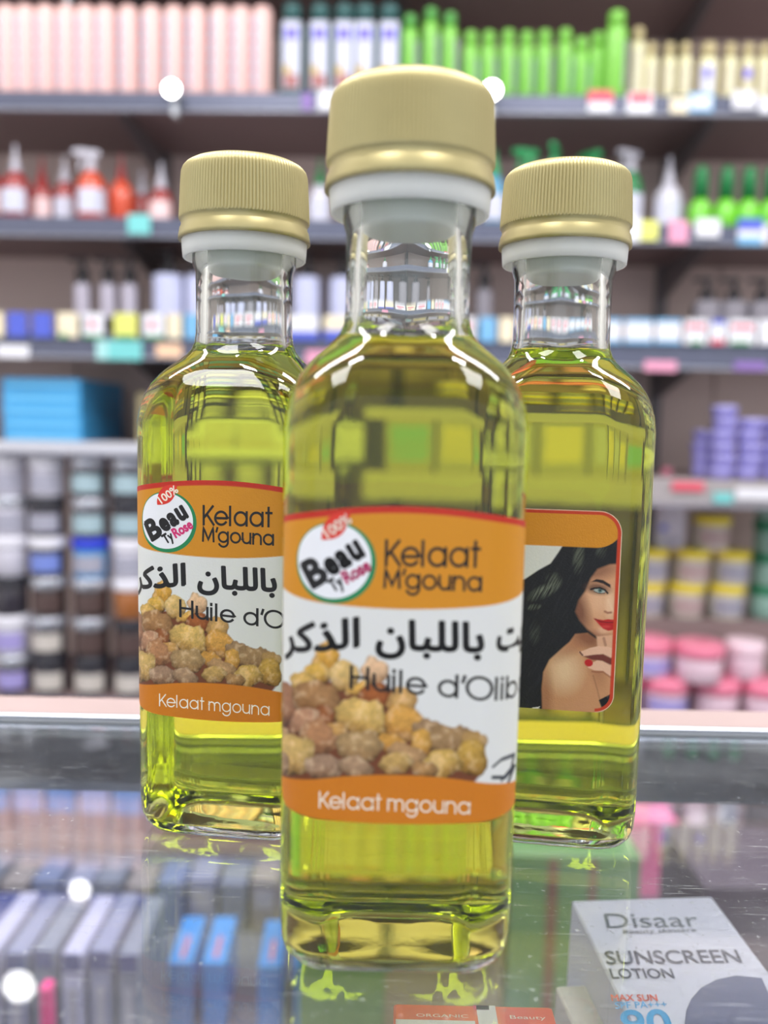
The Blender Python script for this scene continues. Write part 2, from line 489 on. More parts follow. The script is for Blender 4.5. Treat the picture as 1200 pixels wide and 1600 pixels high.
def rings_mesh(rings, cap0=False, cap1=False, flip=False):
    v = []; f = []; n = len(rings[0])
    for r in rings: v += r
    for i in range(len(rings) - 1):
        for j in range(n):
            a, b = i * n + j, i * n + (j + 1) % n
            f.append((a, b, b + n, a + n))
    if cap0: f.append(tuple(range(n - 1, -1, -1)))
    if cap1: f.append(tuple((len(rings) - 1) * n + j for j in range(n)))
    if flip: f = [q[::-1] for q in f]
    return [tuple(c * mm for c in p) for p in v], f

M_glass = glass_mat('clear_glass', 1.5, (.985, .995, .985))
OILC = (.918, .945, .0)
M_oil_wall = glass_mat('oil_against_glass', 1.47 / 1.5, (1, 1, 1), bump=.10, bscale=260, absorb=OILC, density=68)
M_oil_top = glass_mat('oil_surface', 1.47, (1, 1, 1), absorb=OILC, density=68)
M_gold = mat('gold_plastic', (184, 172, 122), .40, metal=.55, var=.03, scale=300, coat=.15)
M_white_pl = mat('milky_plastic', (238, 244, 234), .35, sss=1.0, var=.02)

def cap_mesh():
    n = 480; rows = []
    prof = [(154.2, 16.9, 0), (154.25, 17.15, 0), (155.2, 17.1, 0), (157.0, 16.75, 0), (157.6, 16.45, 0), (158.0, 16.35, 0), (159.0, 16.45, 0), (159.25, 16.75, 0), (159.5, 16.8, .6), (160.0, 16.75, 1), (165, 16.5, 1), (169.5, 16.25, 1),
            (171.2, 16.1, 1), (172.2, 15.8, .7), (173.0, 15.2, .1), (173.6, 14.2, 0), (173.9, 12.8, 0), (174.0, 9, 0), (174.0, 4, 0)]
    v = []; f = []
    inner = [(172.0, 4, 0), (172.0, 15.2, 0), (154.25, 15.9, 0)]
    P = inner + prof
    for z, r, k in P:
        for j in range(n):
            a = 2 * pi * j / n; ph = (j % 4)
            rr = r + k * (.22, .22, -.05, -.36)[ph]
            v.append((rr * cos(a) * mm, rr * sin(a) * mm, z * mm))
    for i in range(len(P) - 1):
        for j in range(n):
            a, b = i * n + j, i * n + (j + 1) % n
            f.append((a, b, b + n, a + n))
    f.append(tuple(range(n - 1, -1, -1))[::1]); f.append(tuple((len(P) - 1) * n + j for j in range(n)))
    return v, f
def collar_mesh():
    prof = [(152.6, 13.5), (152.6, 14.9), (149.9, 15.1), (149.7, 15.3), (149.7, 15.8), (149.95, 16.0), (151.5, 16.15), (154.5, 16.35)]
    prof = [(z * mm, r * mm) for z, r in prof]
    v, f = lathe(prof, 19, cap0=False, cap1=False)
    n = 80; m = len(prof) - 1
    f += [(m * n + j, m * n + (j + 1) % n, (j + 1) % n, j) for j in range(n)]
    return v, f
def insert_mesh():
    prof = [(147.6, 1.0), (147.3, 5.5), (146.9, 8.6), (147.2, 9.6), (147.8, 9.9), (165, 9.9)]
    return lathe([(z * mm, r * mm) for z, r in prof], 19)

# ---- printed label colours (painted once per vertex of the label sheets)
def vnoise(x, y, seed=0):
    xi = np.floor(x).astype(np.int64); yi = np.floor(y).astype(np.int64); fx = x - xi; fy = y - yi
    fx = fx * fx * (3 - 2 * fx); fy = fy * fy * (3 - 2 * fy)
    def h(a, b):
        k = (a * 374761393 + b * 668265263 + seed * 974711) & 0x7fffffff
        k = ((k ^ (k >> 13)) * 1274126177) & 0x7fffffff
        return ((k ^ (k >> 16)) & 0xffff) / 65535.0
    return (h(xi, yi) * (1 - fx) + h(xi + 1, yi) * fx) * (1 - fy) + (h(xi, yi + 1) * (1 - fx) + h(xi + 1, yi + 1) * fx) * fy
def fbm(x, y, seed=0): return (vnoise(x, y, seed) + .5 * vnoise(2 * x, 2 * y, seed + 1) + .25 * vnoise(4 * x, 4 * y, seed + 2)) / 1.75
def blend(C, m, col):
    m = np.clip(m, 0, 1)[:, None]; return C * (1 - m) + np.asarray(col, float) * m if np.ndim(col) == 1 else C * (1 - m) + col * m
def poly_mask(x, y, pts, soft):
    """soft-edged mask of a polygon (positive inside)"""
    inside = np.zeros(len(x), bool); dist = np.full(len(x), 1e9); n = len(pts)
    for i in range(n):
        (ax, ay), (bx, by) = pts[i], pts[(i + 1) % n]
        dx, dy = bx - ax, by - ay; L2 = dx * dx + dy * dy + 1e-9
        t = np.clip(((x - ax) * dx + (y - ay) * dy) / L2, 0, 1)
        dist = np.minimum(dist, np.hypot(x - ax - t * dx, y - ay - t * dy))
        c = ((ay > y) != (by > y)) & (x < (bx - ax) * (y - ay) / (by - ay + 1e-12) + ax)
        inside ^= c
    sd = np.where(inside, dist, -dist)
    return np.clip(sd / soft + .5, 0, 1)
def line_mask(x, y, pts, w, soft):
    dist = np.full(len(x), 1e9)
    for i in range(len(pts) - 1):
        (ax, ay), (bx, by) = pts[i], pts[i + 1]; dx, dy = bx - ax, by - ay; L2 = dx * dx + dy * dy + 1e-9
        t = np.clip(((x - ax) * dx + (y - ay) * dy) / L2, 0, 1)
        dist = np.minimum(dist, np.hypot(x - ax - t * dx, y - ay - t * dy))
    return np.clip((w - dist) / soft + .5, 0, 1)
def ell_mask(x, y, cx, cy, rx, ry, soft=.12, ang=0):
    c, s = cos(R(ang)), sin(R(ang)); u = ((x - cx) * c + (y - cy) * s) / rx; v = (-(x - cx) * s + (y - cy) * c) / ry
    d = np.sqrt(u * u + v * v); return np.clip((1 - d) / soft + .5, 0, 1), u, v, d

FRONT = (np.array([.0039, .180, CZ]), 0.0)
LEFT = (np.array([-.0381, .2335, CZ]), R(-7))
RIGHT = (np.array([.0458, .2325, CZ]), R(-8))
def bottle_world(B, s, z, off=0.0):
    """world positions of label coordinates (mm)"""
    P, a = B
    out = []
    for si in np.atleast_1d(s):
        x, y, nx, ny = wrap(float(si), W, W, RC); out.append((x + nx * off, y + ny * off))
    xy = np.array(out) * mm
    X_ = xy[:, 0] * cos(a) - xy[:, 1] * sin(a) + P[0]; Y_ = xy[:, 0] * sin(a) + xy[:, 1] * cos(a) + P[1]
    return X_, Y_, P[2] + np.asarray(z) * mm
def label_px(B, s, z):
    """pixel coordinates for arrays s (n), z (m) -> grids (n,m)"""
    X_, Y_, _ = bottle_world(B, s, 0)
    P = np.stack([np.repeat(X_[:, None], len(z), 1), np.repeat(Y_[:, None], len(z), 1), np.repeat((CZ + z * mm)[None], len(s), 0)], -1)
    return project(P)
def px_to_label(B, px, py, s=0., z=65.):
    for _ in range(12):
        def pr(s_, z_):
            a, b = label_px(B, np.array([s_]), np.array([z_])); return a[0, 0], b[0, 0]
        a, b = pr(s, z); a1, b1 = pr(s + .05, z); a2, b2 = pr(s, z + .05)
        J = np.array([[a1 - a, a2 - a], [b1 - b, b2 - b]]) / .05
        ds = np.linalg.solve(J + np.eye(2) * 1e-6, np.array([px - a, py - b])); s += float(np.clip(ds[0], -6, 6)); z += float(np.clip(ds[1], -10, 10))
        s = max(-24, min(24, s))
    return s, z

def col(*c): return s2l(c)
ORANGE, RED, WHITE, LOWOR = col(222, 148, 30), col(205, 48, 32), col(236, 237, 240), col(216, 128, 22)
ROCKS = [  # crop coordinates: x, y, rx, ry, tilt, colour
    (290, 745, 50, 85, 15, (225, 170, 80)), (262, 800, 40, 40, 0, (222, 178, 92)), (200, 832, 55, 50, 0, (220, 180, 110)), (375, 810, 60, 60, 0, (225, 190, 130)), (510, 790, 50, 55, 0, (235, 195, 165)), (440, 870, 55, 40, 0, (226, 178, 100)),
    (520, 890, 65, 55, 0, (165, 95, 55)), (110, 930, 70, 90, 0, (165, 118, 98)), (265, 905, 100, 80, 10, (172, 130, 95)), (620, 930, 65, 75, 20, (215, 170, 115)),
    (290, 985, 60, 45, 0, (150, 92, 60)), (210, 1010, 60, 60, 0, (185, 140, 120)), (450, 985, 105, 78, 10, (228, 190, 120)), (625, 1010, 85, 72, 10, (220, 165, 90)), (720, 1040, 60, 45, 0, (170, 140, 115)),
    (100, 1060, 45, 60, 0, (185, 150, 120)), (330, 1060, 60, 50, 0, (200, 155, 100)), (255, 1075, 80, 80, 30, (185, 135, 105)), (830, 1090, 110, 70, 0, (165, 135, 105)), (570, 1100, 60, 50, 0, (215, 160, 85)),
    (700, 1090, 52, 52, 0, (220, 168, 90)), (440, 1110, 100, 66, 0, (180, 150, 115)), (925, 1090, 60, 55, 0, (188, 152, 105)), (165, 1140, 75, 85, 0, (214, 180, 120)), (640, 1150, 95, 45, 10, (190, 152, 118)),
    (915, 1160, 70, 75, 0, (198, 160, 85)), (800, 1185, 75, 55, 0, (214, 176, 105)), (600, 1185, 80, 40, 0, (200, 165, 110)), (290, 1195, 80, 50, 0, (170, 140, 125)), (430, 1198, 80, 42, 0, (175, 145, 125)), (110, 1195, 40, 50, 0, (165, 135, 115)), (720, 1205, 50, 40, 0, (180, 140, 100)),
]
def paint_front(S, Z, PX, PY):
    C = np.tile(WHITE, (len(S), 1))
    q = (S / 22) ** 2
    cx, cy = (PX - 400) * 2.727, (PY - 760) * 2.727
    vis = np.abs(S) < 27
    # resin heap
    C0 = C.copy()
    base = poly_mask(cx, cy, [(60, 880), (200, 830), (380, 830), (560, 860), (690, 960), (740, 1060), (960, 1080), (980, 1200), (900, 1300), (60, 1300)], 12)
    C = blend(C, base * vis, col(120, 66, 40))
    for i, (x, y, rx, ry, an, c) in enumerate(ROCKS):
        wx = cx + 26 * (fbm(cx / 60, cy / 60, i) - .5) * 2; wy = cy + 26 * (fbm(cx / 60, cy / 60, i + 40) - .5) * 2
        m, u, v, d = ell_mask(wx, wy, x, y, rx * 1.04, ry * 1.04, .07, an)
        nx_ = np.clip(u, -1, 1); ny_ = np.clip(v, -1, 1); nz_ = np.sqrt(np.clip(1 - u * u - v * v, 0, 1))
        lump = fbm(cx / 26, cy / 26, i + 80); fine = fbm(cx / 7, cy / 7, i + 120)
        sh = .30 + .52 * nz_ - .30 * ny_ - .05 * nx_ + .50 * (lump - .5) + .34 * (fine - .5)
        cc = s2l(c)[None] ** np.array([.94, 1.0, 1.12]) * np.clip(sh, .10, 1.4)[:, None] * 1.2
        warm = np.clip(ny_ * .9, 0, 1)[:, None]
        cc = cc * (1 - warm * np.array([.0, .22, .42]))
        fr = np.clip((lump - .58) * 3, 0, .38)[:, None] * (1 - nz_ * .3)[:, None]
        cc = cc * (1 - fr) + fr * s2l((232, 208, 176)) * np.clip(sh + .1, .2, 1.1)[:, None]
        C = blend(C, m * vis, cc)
    for pts, w in (([(1010, 1195), (1050, 1160), (1100, 1140)], 5), ([(1010, 1240), (1060, 1240), (1100, 1190)], 8), ([(1040, 1170), (1100, 1150)], 3), ([(1045, 1255), (1085, 1215), (1100, 1140)], 4), ([(1075, 1260), (1098, 1200)], 5)):
        C = blend(C, line_mask(cx, cy, pts, w, 3) * vis, col(40, 46, 60))
    # bands
    zb = 74.2 + 1.9 * q * (np.abs(S) < 30) + 1.9 * (30 / 22) ** 2 * (np.abs(S) >= 30)
    C = blend(C, (Z - zb) / .18 + .5, ORANGE)
    zt = 42.4 - 2.4 * np.minimum(q, 1.5)
    C = blend(C, (zt - Z) / .18 + .5, LOWOR)
    ztop = top_edge(S)
    C = blend(C, (Z - (ztop - 1.25)) / .15 + .5, RED)
    return C
def top_edge(S): return 93.3 - 2.2 * np.minimum((S / 22) ** 2, 1.45)
def bot_edge(S): return 32.7 + 1.4 * np.minimum((S / 22) ** 2, 1.45)

def paint_portrait(S, Z, PX, PY):
    x, y = (PX - 820) * 5.7125, (PY - 840) * 5.7125
    s_end = S.max()
    C = np.tile(col(226, 228, 226), (len(S), 1))
    hair_n = fbm(x / 60 + y / 90, y / 240 - x / 130, 3); strand = fbm((x + y * .55) / 9, (y - x * .6) / 120, 9)
    hair = [(345, 60), (300, 130), (230, 230), (120, 290), (0, 370), (-200, 420), (-500, 600), (-500, 1700), (260, 1700), (500, 1300), (700, 900), (900, 500), (900, -100), (600, -60), (400, 10)]
    hc = col(18, 19, 22)[None] * (1 + 2.2 * np.clip(strand - .55, 0, 1)[:, None] * 2) 
    C = blend(C, poly_mask(x, y, hair, 14), hc)
    for (a, b, rx, ry, an, k) in ((480, 170, 40, 120, 5, .5), (170, 480, 120, 45, -25, .8), (80, 620, 50, 22, -10, .9), (680, 110, 40, 60, 0, .3), (260, 390, 60, 60, -30, .45), (90, 850, 40, 90, 0, .2)):
        m, *_ = ell_mask(x, y, a, b, rx, ry, 1.0, an)
        C = blend(C, m * k * np.clip(strand * 2.2 - .6, 0, 1), col(130, 138, 120))
    # shoulder and neck
    sk = col(206, 150, 108)
    sh = [(160, 1700), (150, 1350), (165, 1200), (220, 1090), (330, 990), (400, 930), (450, 860), (560, 850), (660, 920), (800, 900), (800, 1420), (720, 1560), (660, 1700)]
    base = np.tile(sk, (len(S), 1))
    m, *_ = ell_mask(x, y, 350, 1190, 130, 150, 1.4); base = blend(base, m * .9, col(238, 205, 165))
    m, *_ = ell_mask(x, y, 560, 900, 130, 70, 1.2, 20); base = blend(base, m * .85, col(120, 70, 48))
    m, *_ = ell_mask(x, y, 640, 1150, 60, 160, 1.2, -15); base = blend(base, m * .45, col(150, 92, 62))
    m, *_ = ell_mask(x, y, 180, 1420, 60, 240, 1.2, 0); base = blend(base, m * .6, col(150, 96, 66))
    m, *_ = ell_mask(x, y, 420, 980, 170, 60, 1.2, -30); base = blend(base, m * .5, col(168, 108, 76))
    C = blend(C, poly_mask(x, y, sh, 16), base)
    # face
    face = [(540, 480), (590, 360), (650, 280), (760, 240), (900, 230), (900, 880), (760, 890), (640, 880), (560, 820), (490, 740), (450, 660), (480, 560)]
    fc = np.tile(col(216, 160, 122), (len(S), 1))
    m, *_ = ell_mask(x, y, 650, 560, 110, 110, 1.4); fc = blend(fc, m * .9, col(232, 184, 148))
    m, *_ = ell_mask(x, y, 480, 640, 80, 200, 1.2, -15); fc = blend(fc, m * .85, col(110, 62, 44))
    m, *_ = ell_mask(x, y, 640, 300, 190, 70, 1.2, -10); fc = blend(fc, m * .7, col(120, 72, 52))
    m, *_ = ell_mask(x, y, 760, 600, 40, 120, 1.0, 0); fc = blend(fc, m * .6, col(244, 206, 172))
    m, *_ = ell_mask(x, y, 650, 870, 130, 40, 1.0, 10); fc = blend(fc, m * .6, col(150, 92, 66))
    m, *_ = ell_mask(x, y, 700, 830, 50, 30, 1.0); fc = blend(fc, m * .6, col(236, 190, 158))
    C = blend(C, poly_mask(x, y, face, 22), fc)
    m, *_ = ell_mask(x, y, 650, 455, 105, 48, .9, 8); C = blend(C, m * .8, col(84, 52, 44))
    C = blend(C, poly_mask(x, y, [(590, 395), (640, 370), (700, 380), (765, 420), (765, 450), (700, 412), (640, 395)], 8), col(36, 26, 26))
    m, *_ = ell_mask(x, y, 668, 474, 52, 20, .25, 8); C = blend(C, m, col(170, 180, 176))
    m, *_ = ell_mask(x, y, 672, 472, 20, 20, .3); C = blend(C, m, col(88, 118, 116))
    m, *_ = ell_mask(x, y, 672, 472, 8, 8, .4); C = blend(C, m, col(10, 12, 14))
    C = blend(C, line_mask(x, y, [(590, 462), (620, 452), (670, 448), (715, 468), (740, 496)], 8, 6), col(14, 12, 14))
    C = blend(C, line_mask(x, y, [(620, 480), (660, 498), (712, 498)], 3, 4), col(40, 28, 28))
    C = blend(C, line_mask(x, y, [(715, 660), (740, 672), (770, 668)], 9, 12) * .8, col(140, 74, 54))
    C = blend(C, line_mask(x, y, [(745, 560), (770, 620), (800, 660)], 8, 20) * .35, col(250, 220, 190))
    C = blend(C, poly_mask(x, y, [(612, 718), (650, 728), (700, 736), (740, 728), (800, 734), (800, 822), (745, 832), (700, 815), (660, 775)], 7), col(186, 26, 26))
    C = blend(C, line_mask(x, y, [(625, 724), (680, 752), (740, 758), (800, 756)], 3.5, 4), col(90, 8, 12))
    m, *_ = ell_mask(x, y, 720, 795, 40, 12, 1); C = blend(C, m * .5, col(228, 80, 74))
    # hand
    hn = [(480, 1020), (520, 1010), (580, 985), (660, 968), (740, 975), (900, 1020), (900, 1300), (770, 1245), (700, 1190), (620, 1185), (560, 1160), (590, 1120), (640, 1100), (620, 1080), (510, 1056)]
    C = blend(C, poly_mask(x, y, [(640, 880), (900, 860), (900, 1060), (650, 1000)], 16), col(222, 172, 140))
    C = blend(C, line_mask(x, y, [(705, 900), (720, 960)], 12, 10) * .6, col(150, 96, 72))
    C = blend(C, poly_mask(x, y, hn, 8), col(236, 190, 162))
    C = blend(C, poly_mask(x, y, [(520, 1060), (620, 1045), (700, 1040), (760, 1070), (830, 1090), (830, 1140), (760, 1135), (690, 1100), (600, 1090)], 10), col(116, 52, 40))
    C = blend(C, line_mask(x, y, [(600, 1195), (640, 1200), (700, 1200), (770, 1250)], 6, 8) * .7, col(140, 76, 54))
    m, *_ = ell_mask(x, y, 570, 1118, 38, 32, .2, 15); C = blend(C, m, col(196, 28, 30))
    C = blend(C, line_mask(x, y, [(492, 1022), (515, 1050)], 7, 6), col(90, 40, 34))
    C = blend(C, line_mask(x, y, [(610, 1230), (640, 1330), (665, 1430), (690, 1510)], 5, 10) * .5, col(120, 72, 50))
    C = blend(C, poly_mask(x, y, [(660, 1450), (760, 1400), (800, 1400), (800, 1560), (690, 1530)], 8), col(16, 16, 18))
    C = blend(C, line_mask(x, y, [(70, 1525), (110, 1520), (140, 1545)], 8, 5), col(236, 236, 236))
    C = blend(C, line_mask(x, y, [(80, 1545), (130, 1510)], 4, 4), col(236, 236, 236))
    # orange band with rounded right end, red rim, white edge
    ta = 82.3; u = s_end - S
    zb = 79.0 + np.where(u < 6, (6 - np.sqrt(np.clip(36 - (6 - np.clip(u, 0, 6)) ** 2, 0, 36))) * .9, 0)
    C = blend(C, (Z - zb) / .15 + .5, ORANGE * .93)
    return C
M_label = bpy.data.materials.new('printed_paper'); M_label.use_nodes = True
nt = M_label.node_tree; b = nt.nodes['Principled BSDF']; at_ = nt.nodes.new('ShaderNodeVertexColor'); at_.layer_name = 'print'
nt.links.new(at_.outputs['Color'], b.inputs['Base Color']); b.inputs['Roughness'].default_value = .42
trl = nt.nodes.new('ShaderNodeBsdfTranslucent'); nt.links.new(at_.outputs['Color'], trl.inputs['Color'])
mxl = nt.nodes.new('ShaderNodeMixShader'); mxl.inputs[0].default_value = .22
nt.links.new(b.outputs[0], mxl.inputs[1]); nt.links.new(trl.outputs[0], mxl.inputs[2]); nt.links.new(mxl.outputs[0], nt.nodes['Material Output'].inputs['Surface'])
nn = nt.nodes.new('ShaderNodeTexNoise'); nn.inputs['Scale'].default_value = 2500; tcc = nt.nodes.new('ShaderNodeTexCoord'); nt.links.new(tcc.outputs['Object'], nn.inputs['Vector'])
bpn = nt.nodes.new('ShaderNodeBump'); bpn.inputs['Strength'].default_value = .15; bpn.inputs['Distance'].default_value = .0004
nt.links.new(nn.outputs['Fac'], bpn.inputs['Height']); nt.links.new(bpn.outputs['Normal'], b.inputs['Normal'])

def label_sheet(s_arr, nz, edge_lo, edge_hi, painter, B, off=.07):
    """sheet of quads; each column runs between its own lower and upper edge"""
    xy = np.array([wrap(float(s), W, W, RC) for s in s_arr]); n = len(s_arr)
    lo, hi = edge_lo(s_arr), edge_hi(s_arr); t = np.linspace(0, 1, nz)
    Zg = lo[:, None] + (hi - lo)[:, None] * t[None]
    Sg = np.repeat(s_arr[:, None], nz, 1)
    Xl = (xy[:, 0] + xy[:, 2] * off)[:, None] * np.ones(nz); Yl = (xy[:, 1] + xy[:, 3] * off)[:, None] * np.ones(nz)
    a = B[1]
    P = np.stack([(Xl * cos(a) - Yl * sin(a)) * mm + B[0][0], (Xl * sin(a) + Yl * cos(a)) * mm + B[0][1], CZ + Zg * mm], -1)
    px, py = project(P)
    C = painter(Sg.ravel(), Zg.ravel(), px.ravel(), py.ravel())
    V = np.stack([Xl, Yl, Zg], -1).reshape(-1, 3) * mm
    i = np.arange(n - 1)[:, None] * nz; j = np.arange(nz - 1)[None]
    q = np.stack([i + j, i + j + nz, i + j + nz + 1, i + j + 1], -1).reshape(-1, 4)
    me = bpy.data.meshes.new('label')
    me.vertices.add(len(V)); me.vertices.foreach_set('co', V.ravel())
    me.loops.add(q.size); me.loops.foreach_set('vertex_index', q.ravel())
    me.polygons.add(len(q)); me.polygons.foreach_set('loop_start', np.arange(len(q)) * 4)
    me.update(calc_edges=True); me.validate()
    ca = me.color_attributes.new('print', 'FLOAT_COLOR', 'POINT')
    ca.data.foreach_set('color', np.concatenate([np.clip(C, 0, 1), np.ones((len(C), 1))], 1).ravel())
    me.materials.append(M_label); me.shade_smooth()
    return me

def flat_on_label(name, v, f, m, parent, off=.10, f_sz=lambda p: p):
    pts = []
    v = [f_sz(p) for p in v]
    st = [(q[0], q[i], q[i + 1]) for q in f for i in range(1, len(q) - 1)]; f = []
    while st:                                              # split what is too long to follow the rounded corner
        t = st.pop(); m_ = max(abs(v[i][0]) for i in t)
        L = [math.dist(v[t[i]], v[t[(i + 1) % 3]]) for i in range(3)]; k = L.index(max(L))
        if m_ > 13.5 and L[k] > .9:
            a_, b_, c_ = t[k], t[(k + 1) % 3], t[(k + 2) % 3]
            v.append(((v[a_][0] + v[b_][0]) / 2, (v[a_][1] + v[b_][1]) / 2)); n_ = len(v) - 1
            st += [(a_, n_, c_), (n_, b_, c_)]
        else: f.append(t)
    for p in v:
        s, z = p; x, y, nx, ny = wrap(s, W, W, RC)
        pts.append(((x + nx * off) * mm, (y + ny * off) * mm, z * mm))
    return new_obj(name, pts, f, m, parent, smooth=False)
INK = mat('black_ink', (22, 20, 22), .45); INKW = mat('white_ink', (240, 232, 215), .45); INKG = mat('green_ink', (18, 128, 78), .45)
INKR = mat('red_ink', (214, 50, 34), .45); INKM = mat('magenta_ink', (206, 40, 110), .45); INKP = mat('paper_white_ink', (232, 233, 238), .45)

SEND = 62.0
sa = np.concatenate([np.arange(-25.5, 27.6, .19), np.arange(27.6, SEND + .01, 1.3)])
def rounded(e, r, s0, s1, sign):
    def g(S):
        d = np.minimum(S - s0, s1 - S); c = np.clip(r - d, 0, r)
        return e(S) + sign * (r - np.sqrt(np.clip(r * r - c * c, 0, None)))
    return g
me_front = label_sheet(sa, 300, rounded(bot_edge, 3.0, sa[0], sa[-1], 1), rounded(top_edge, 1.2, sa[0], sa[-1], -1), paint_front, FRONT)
sR0, _ = px_to_label(RIGHT, 966, 950)
zt_, = [px_to_label(RIGHT, 900, 797)[1]]; zb_ = px_to_label(RIGHT, 900, 1111)[1]
sb = np.concatenate([np.arange(sR0 - 75, -26, 1.3), np.arange(-26, sR0 - .3, .19), sR0 - np.array([.25, .15, .08, .02, 0])])
def paint_right(S, Z, PX, PY):
    C = paint_portrait(S, Z, PX, PY)
    # rim: red line and a thin white cut edge following the outline
    s1 = S.max(); r = 5.5
    dx = np.clip(S - (s1 - r), 0, None); dz = np.clip(Z - (zt_ - r), 0, None)
    dtop = np.where((dx > 0) & (dz > 0), r - np.hypot(dx, dz), np.minimum(s1 - S, zt_ - Z))
    dz2 = np.clip((zb_ + 4.5) - Z, 0, None); dx2 = np.clip(S - (s1 - 4.5), 0, None)
    dbot = np.where((dx2 > 0) & (dz2 > 0), 4.5 - np.hypot(dx2, dz2), s1 - S)
    dd = np.minimum(dtop, dbot)
    C = blend(C, (1.0 - dd) / .15 + .5, col(200, 62, 28))
    C = blend(C, (.16 - dd) / .12 + .5, col(238, 215, 190))
    return C
me_right = label_sheet(sb, 280, rounded(lambda S: zb_ + 0 * S, 4.5, -999, sb[-1], 1), rounded(lambda S: zt_ + 0 * S, 5.5, -999, sb[-1], -1), paint_right, RIGHT)

# lettering of the front label, laid out from points read off the photograph
def lab(px, py): return px_to_label(FRONT, px, py)
def text_block(V, x0y0, x1y1, h, ref):
    """fit letters between two baseline points (label mm) with cap height h"""
    xs = [p[0] for p in V]; a, b_ = min(xs), max(xs)
    (s0, z0), (s1, z1) = x0y0, x1y1
    return [(s0 + (s1 - s0) * (p[0] - a) / (b_ - a), z0 + (z1 - z0) * (p[0] - a) / (b_ - a) + (p[1] - ref[0]) * h / (ref[1] - ref[0])) for p in V]
def build_front_print(parent):
    L = lambda x, y: lab(400 + x / 2.727, 760 + y / 2.727)
    v, f = stroke_text('Kelaat', .068); v = text_block(v, L(547, 334), L(956, 340), 4.45, (0, 1)); flat_on_label('lettering', v, f, INK, parent)
    v, f = stroke_text("M'gouna", .076); v = text_block(v, L(542, 428), L(963, 444), 3.35, (0, 1)); flat_on_label('lettering', v, f, INK, parent)
    v, f = stroke_text("Huile d'Olib", .07); v = text_block(v, L(398, 857), L(1118, 880), 4.0, (0, 1)); flat_on_label('lettering', v, f, INK, parent)
    s1 = L(1118, 880)
    v, f = stroke_text('an', .07); v = text_block(v, (s1[0] + .9, s1[1]), (s1[0] + 6.6, s1[1]), 4.0, (0, 1)); flat_on_label('lettering', v, f, INK, parent)
    v, f = stroke_text("Kelaat mgouna", .05); v = text_block(v, L(268, 1366), L(912, 1394), 3.0, (0, 1)); flat_on_label('lettering', v, f, INKW, parent)
    for txt, a, b_ in (('\uFEAE\uFEDB\uFEAC\uFEDF\u0627', (98, 676), (443, 680)), ('\uFEE5\uFE8E\uFE92\uFEE0\uFEDF\uFE8E\uFE91', (508, 690), (972, 704))):
        v, f = font_mesh(txt); v, f = embolden(v, f, .034)
        v = text_block(v, L(*a), L(*b_), 5.0, (0, .66)); flat_on_label('arabic_lettering', v, f, INK, parent)
    v, f = font_mesh('\uFE96\uFEF3\uFEAF'); v, f = embolden(v, f, .034)
    a = L(1022, 700); v = text_block(v, a, (a[0] + 11.5, a[1]), 5.0, (0, .66)); flat_on_label('arabic_lettering', v, f, INK, parent)
    # round emblem
    ec = L(336, 325); er = 7.6
    def disc(c, r, n=56, rings=5):
        v = [c]; f = []
        for k in range(1, rings + 1):
            for i in range(n): v.append((c[0] + r * k / rings * cos(2 * pi * i / n), c[1] + r * k / rings * sin(2 * pi * i / n)))
        for i in range(n): f.append((0, 1 + i, 1 + (i + 1) % n))
        for k in range(rings - 1):
            for i in range(n):
                a_ = 1 + k * n + i; b2 = 1 + k * n + (i + 1) % n; f.append((a_, a_ + n, b2 + n, b2))
        return v, f
    v, f = disc(ec, er); flat_on_label('emblem_ring', v, f, INKG, parent, .09)
    v, f = disc((ec[0] - .28, ec[1] + .28), er - .62); flat_on_label('emblem_disc', v, f, INKP, parent, .105)
    ang = R(32)
    def rot(p, c, a_=ang): return (c[0] + p[0] * cos(a_) - p[1] * sin(a_), c[1] + p[0] * sin(a_) + p[1] * cos(a_))
    lc = L(345, 182)
    leaf = []
    n = 22
    for i in range(n + 1):
        t = i / n; leaf.append((-3.4 + 7.0 * t, 2.15 * sin(pi * t) ** .75 + .9 * t))
    for i in range(n, -1, -1):
        t = i / n; leaf.append((-3.4 + 7.0 * t, -1.7 * sin(pi * t) ** .9 + .9 * t))
    v = [rot(p, lc, R(36)) for p in leaf]
    f = [(i, i + 1, 2 * n - i, 2 * n + 1 - i) for i in range(n)]
    flat_on_label('emblem_leaf', v, f, INKR, parent, .12)
    def emb(txt, x0, x1, y, h, ref, bold, m, a_=ang, c=None):
        v, f = font_mesh(txt); v, f = embolden(v, f, bold)
        xs = [p[0] for p in v]; a0, b0 = min(xs), max(xs)
        v = [rot((x0 + (p[0] - a0) / (b0 - a0) * (x1 - x0), y + (p[1] - ref[0]) * h / (ref[1] - ref[0])), c or ec, a_) for p in v]
        flat_on_label('emblem_lettering', v, f, m, parent, .135)
    emb('100%', -2.5, 3.0, -.55, 1.9, (0, .68), .02, INKW, R(36), (lc[0] + .1, lc[1] + .15))
    emb('B', -6.2, -2.2, -2.0, 4.9, (0, .68), .05, INK)
    emb('e', -2.1, .4, -1.6, 2.8, (0, .46), .06, INK); emb('a', .5, 2.9, -1.6, 2.9, (0, .46), .06, INK); emb('u', 3.1, 5.7, -1.5, 3.0, (0, .46), .06, INK)
    emb('Ty', -3.2, -.5, -4.5, 2.3, (0, .68), .045, INK)
    emb('Rose', -.2, 5.3, -4.5, 2.3, (0, .68), .045, INKM)

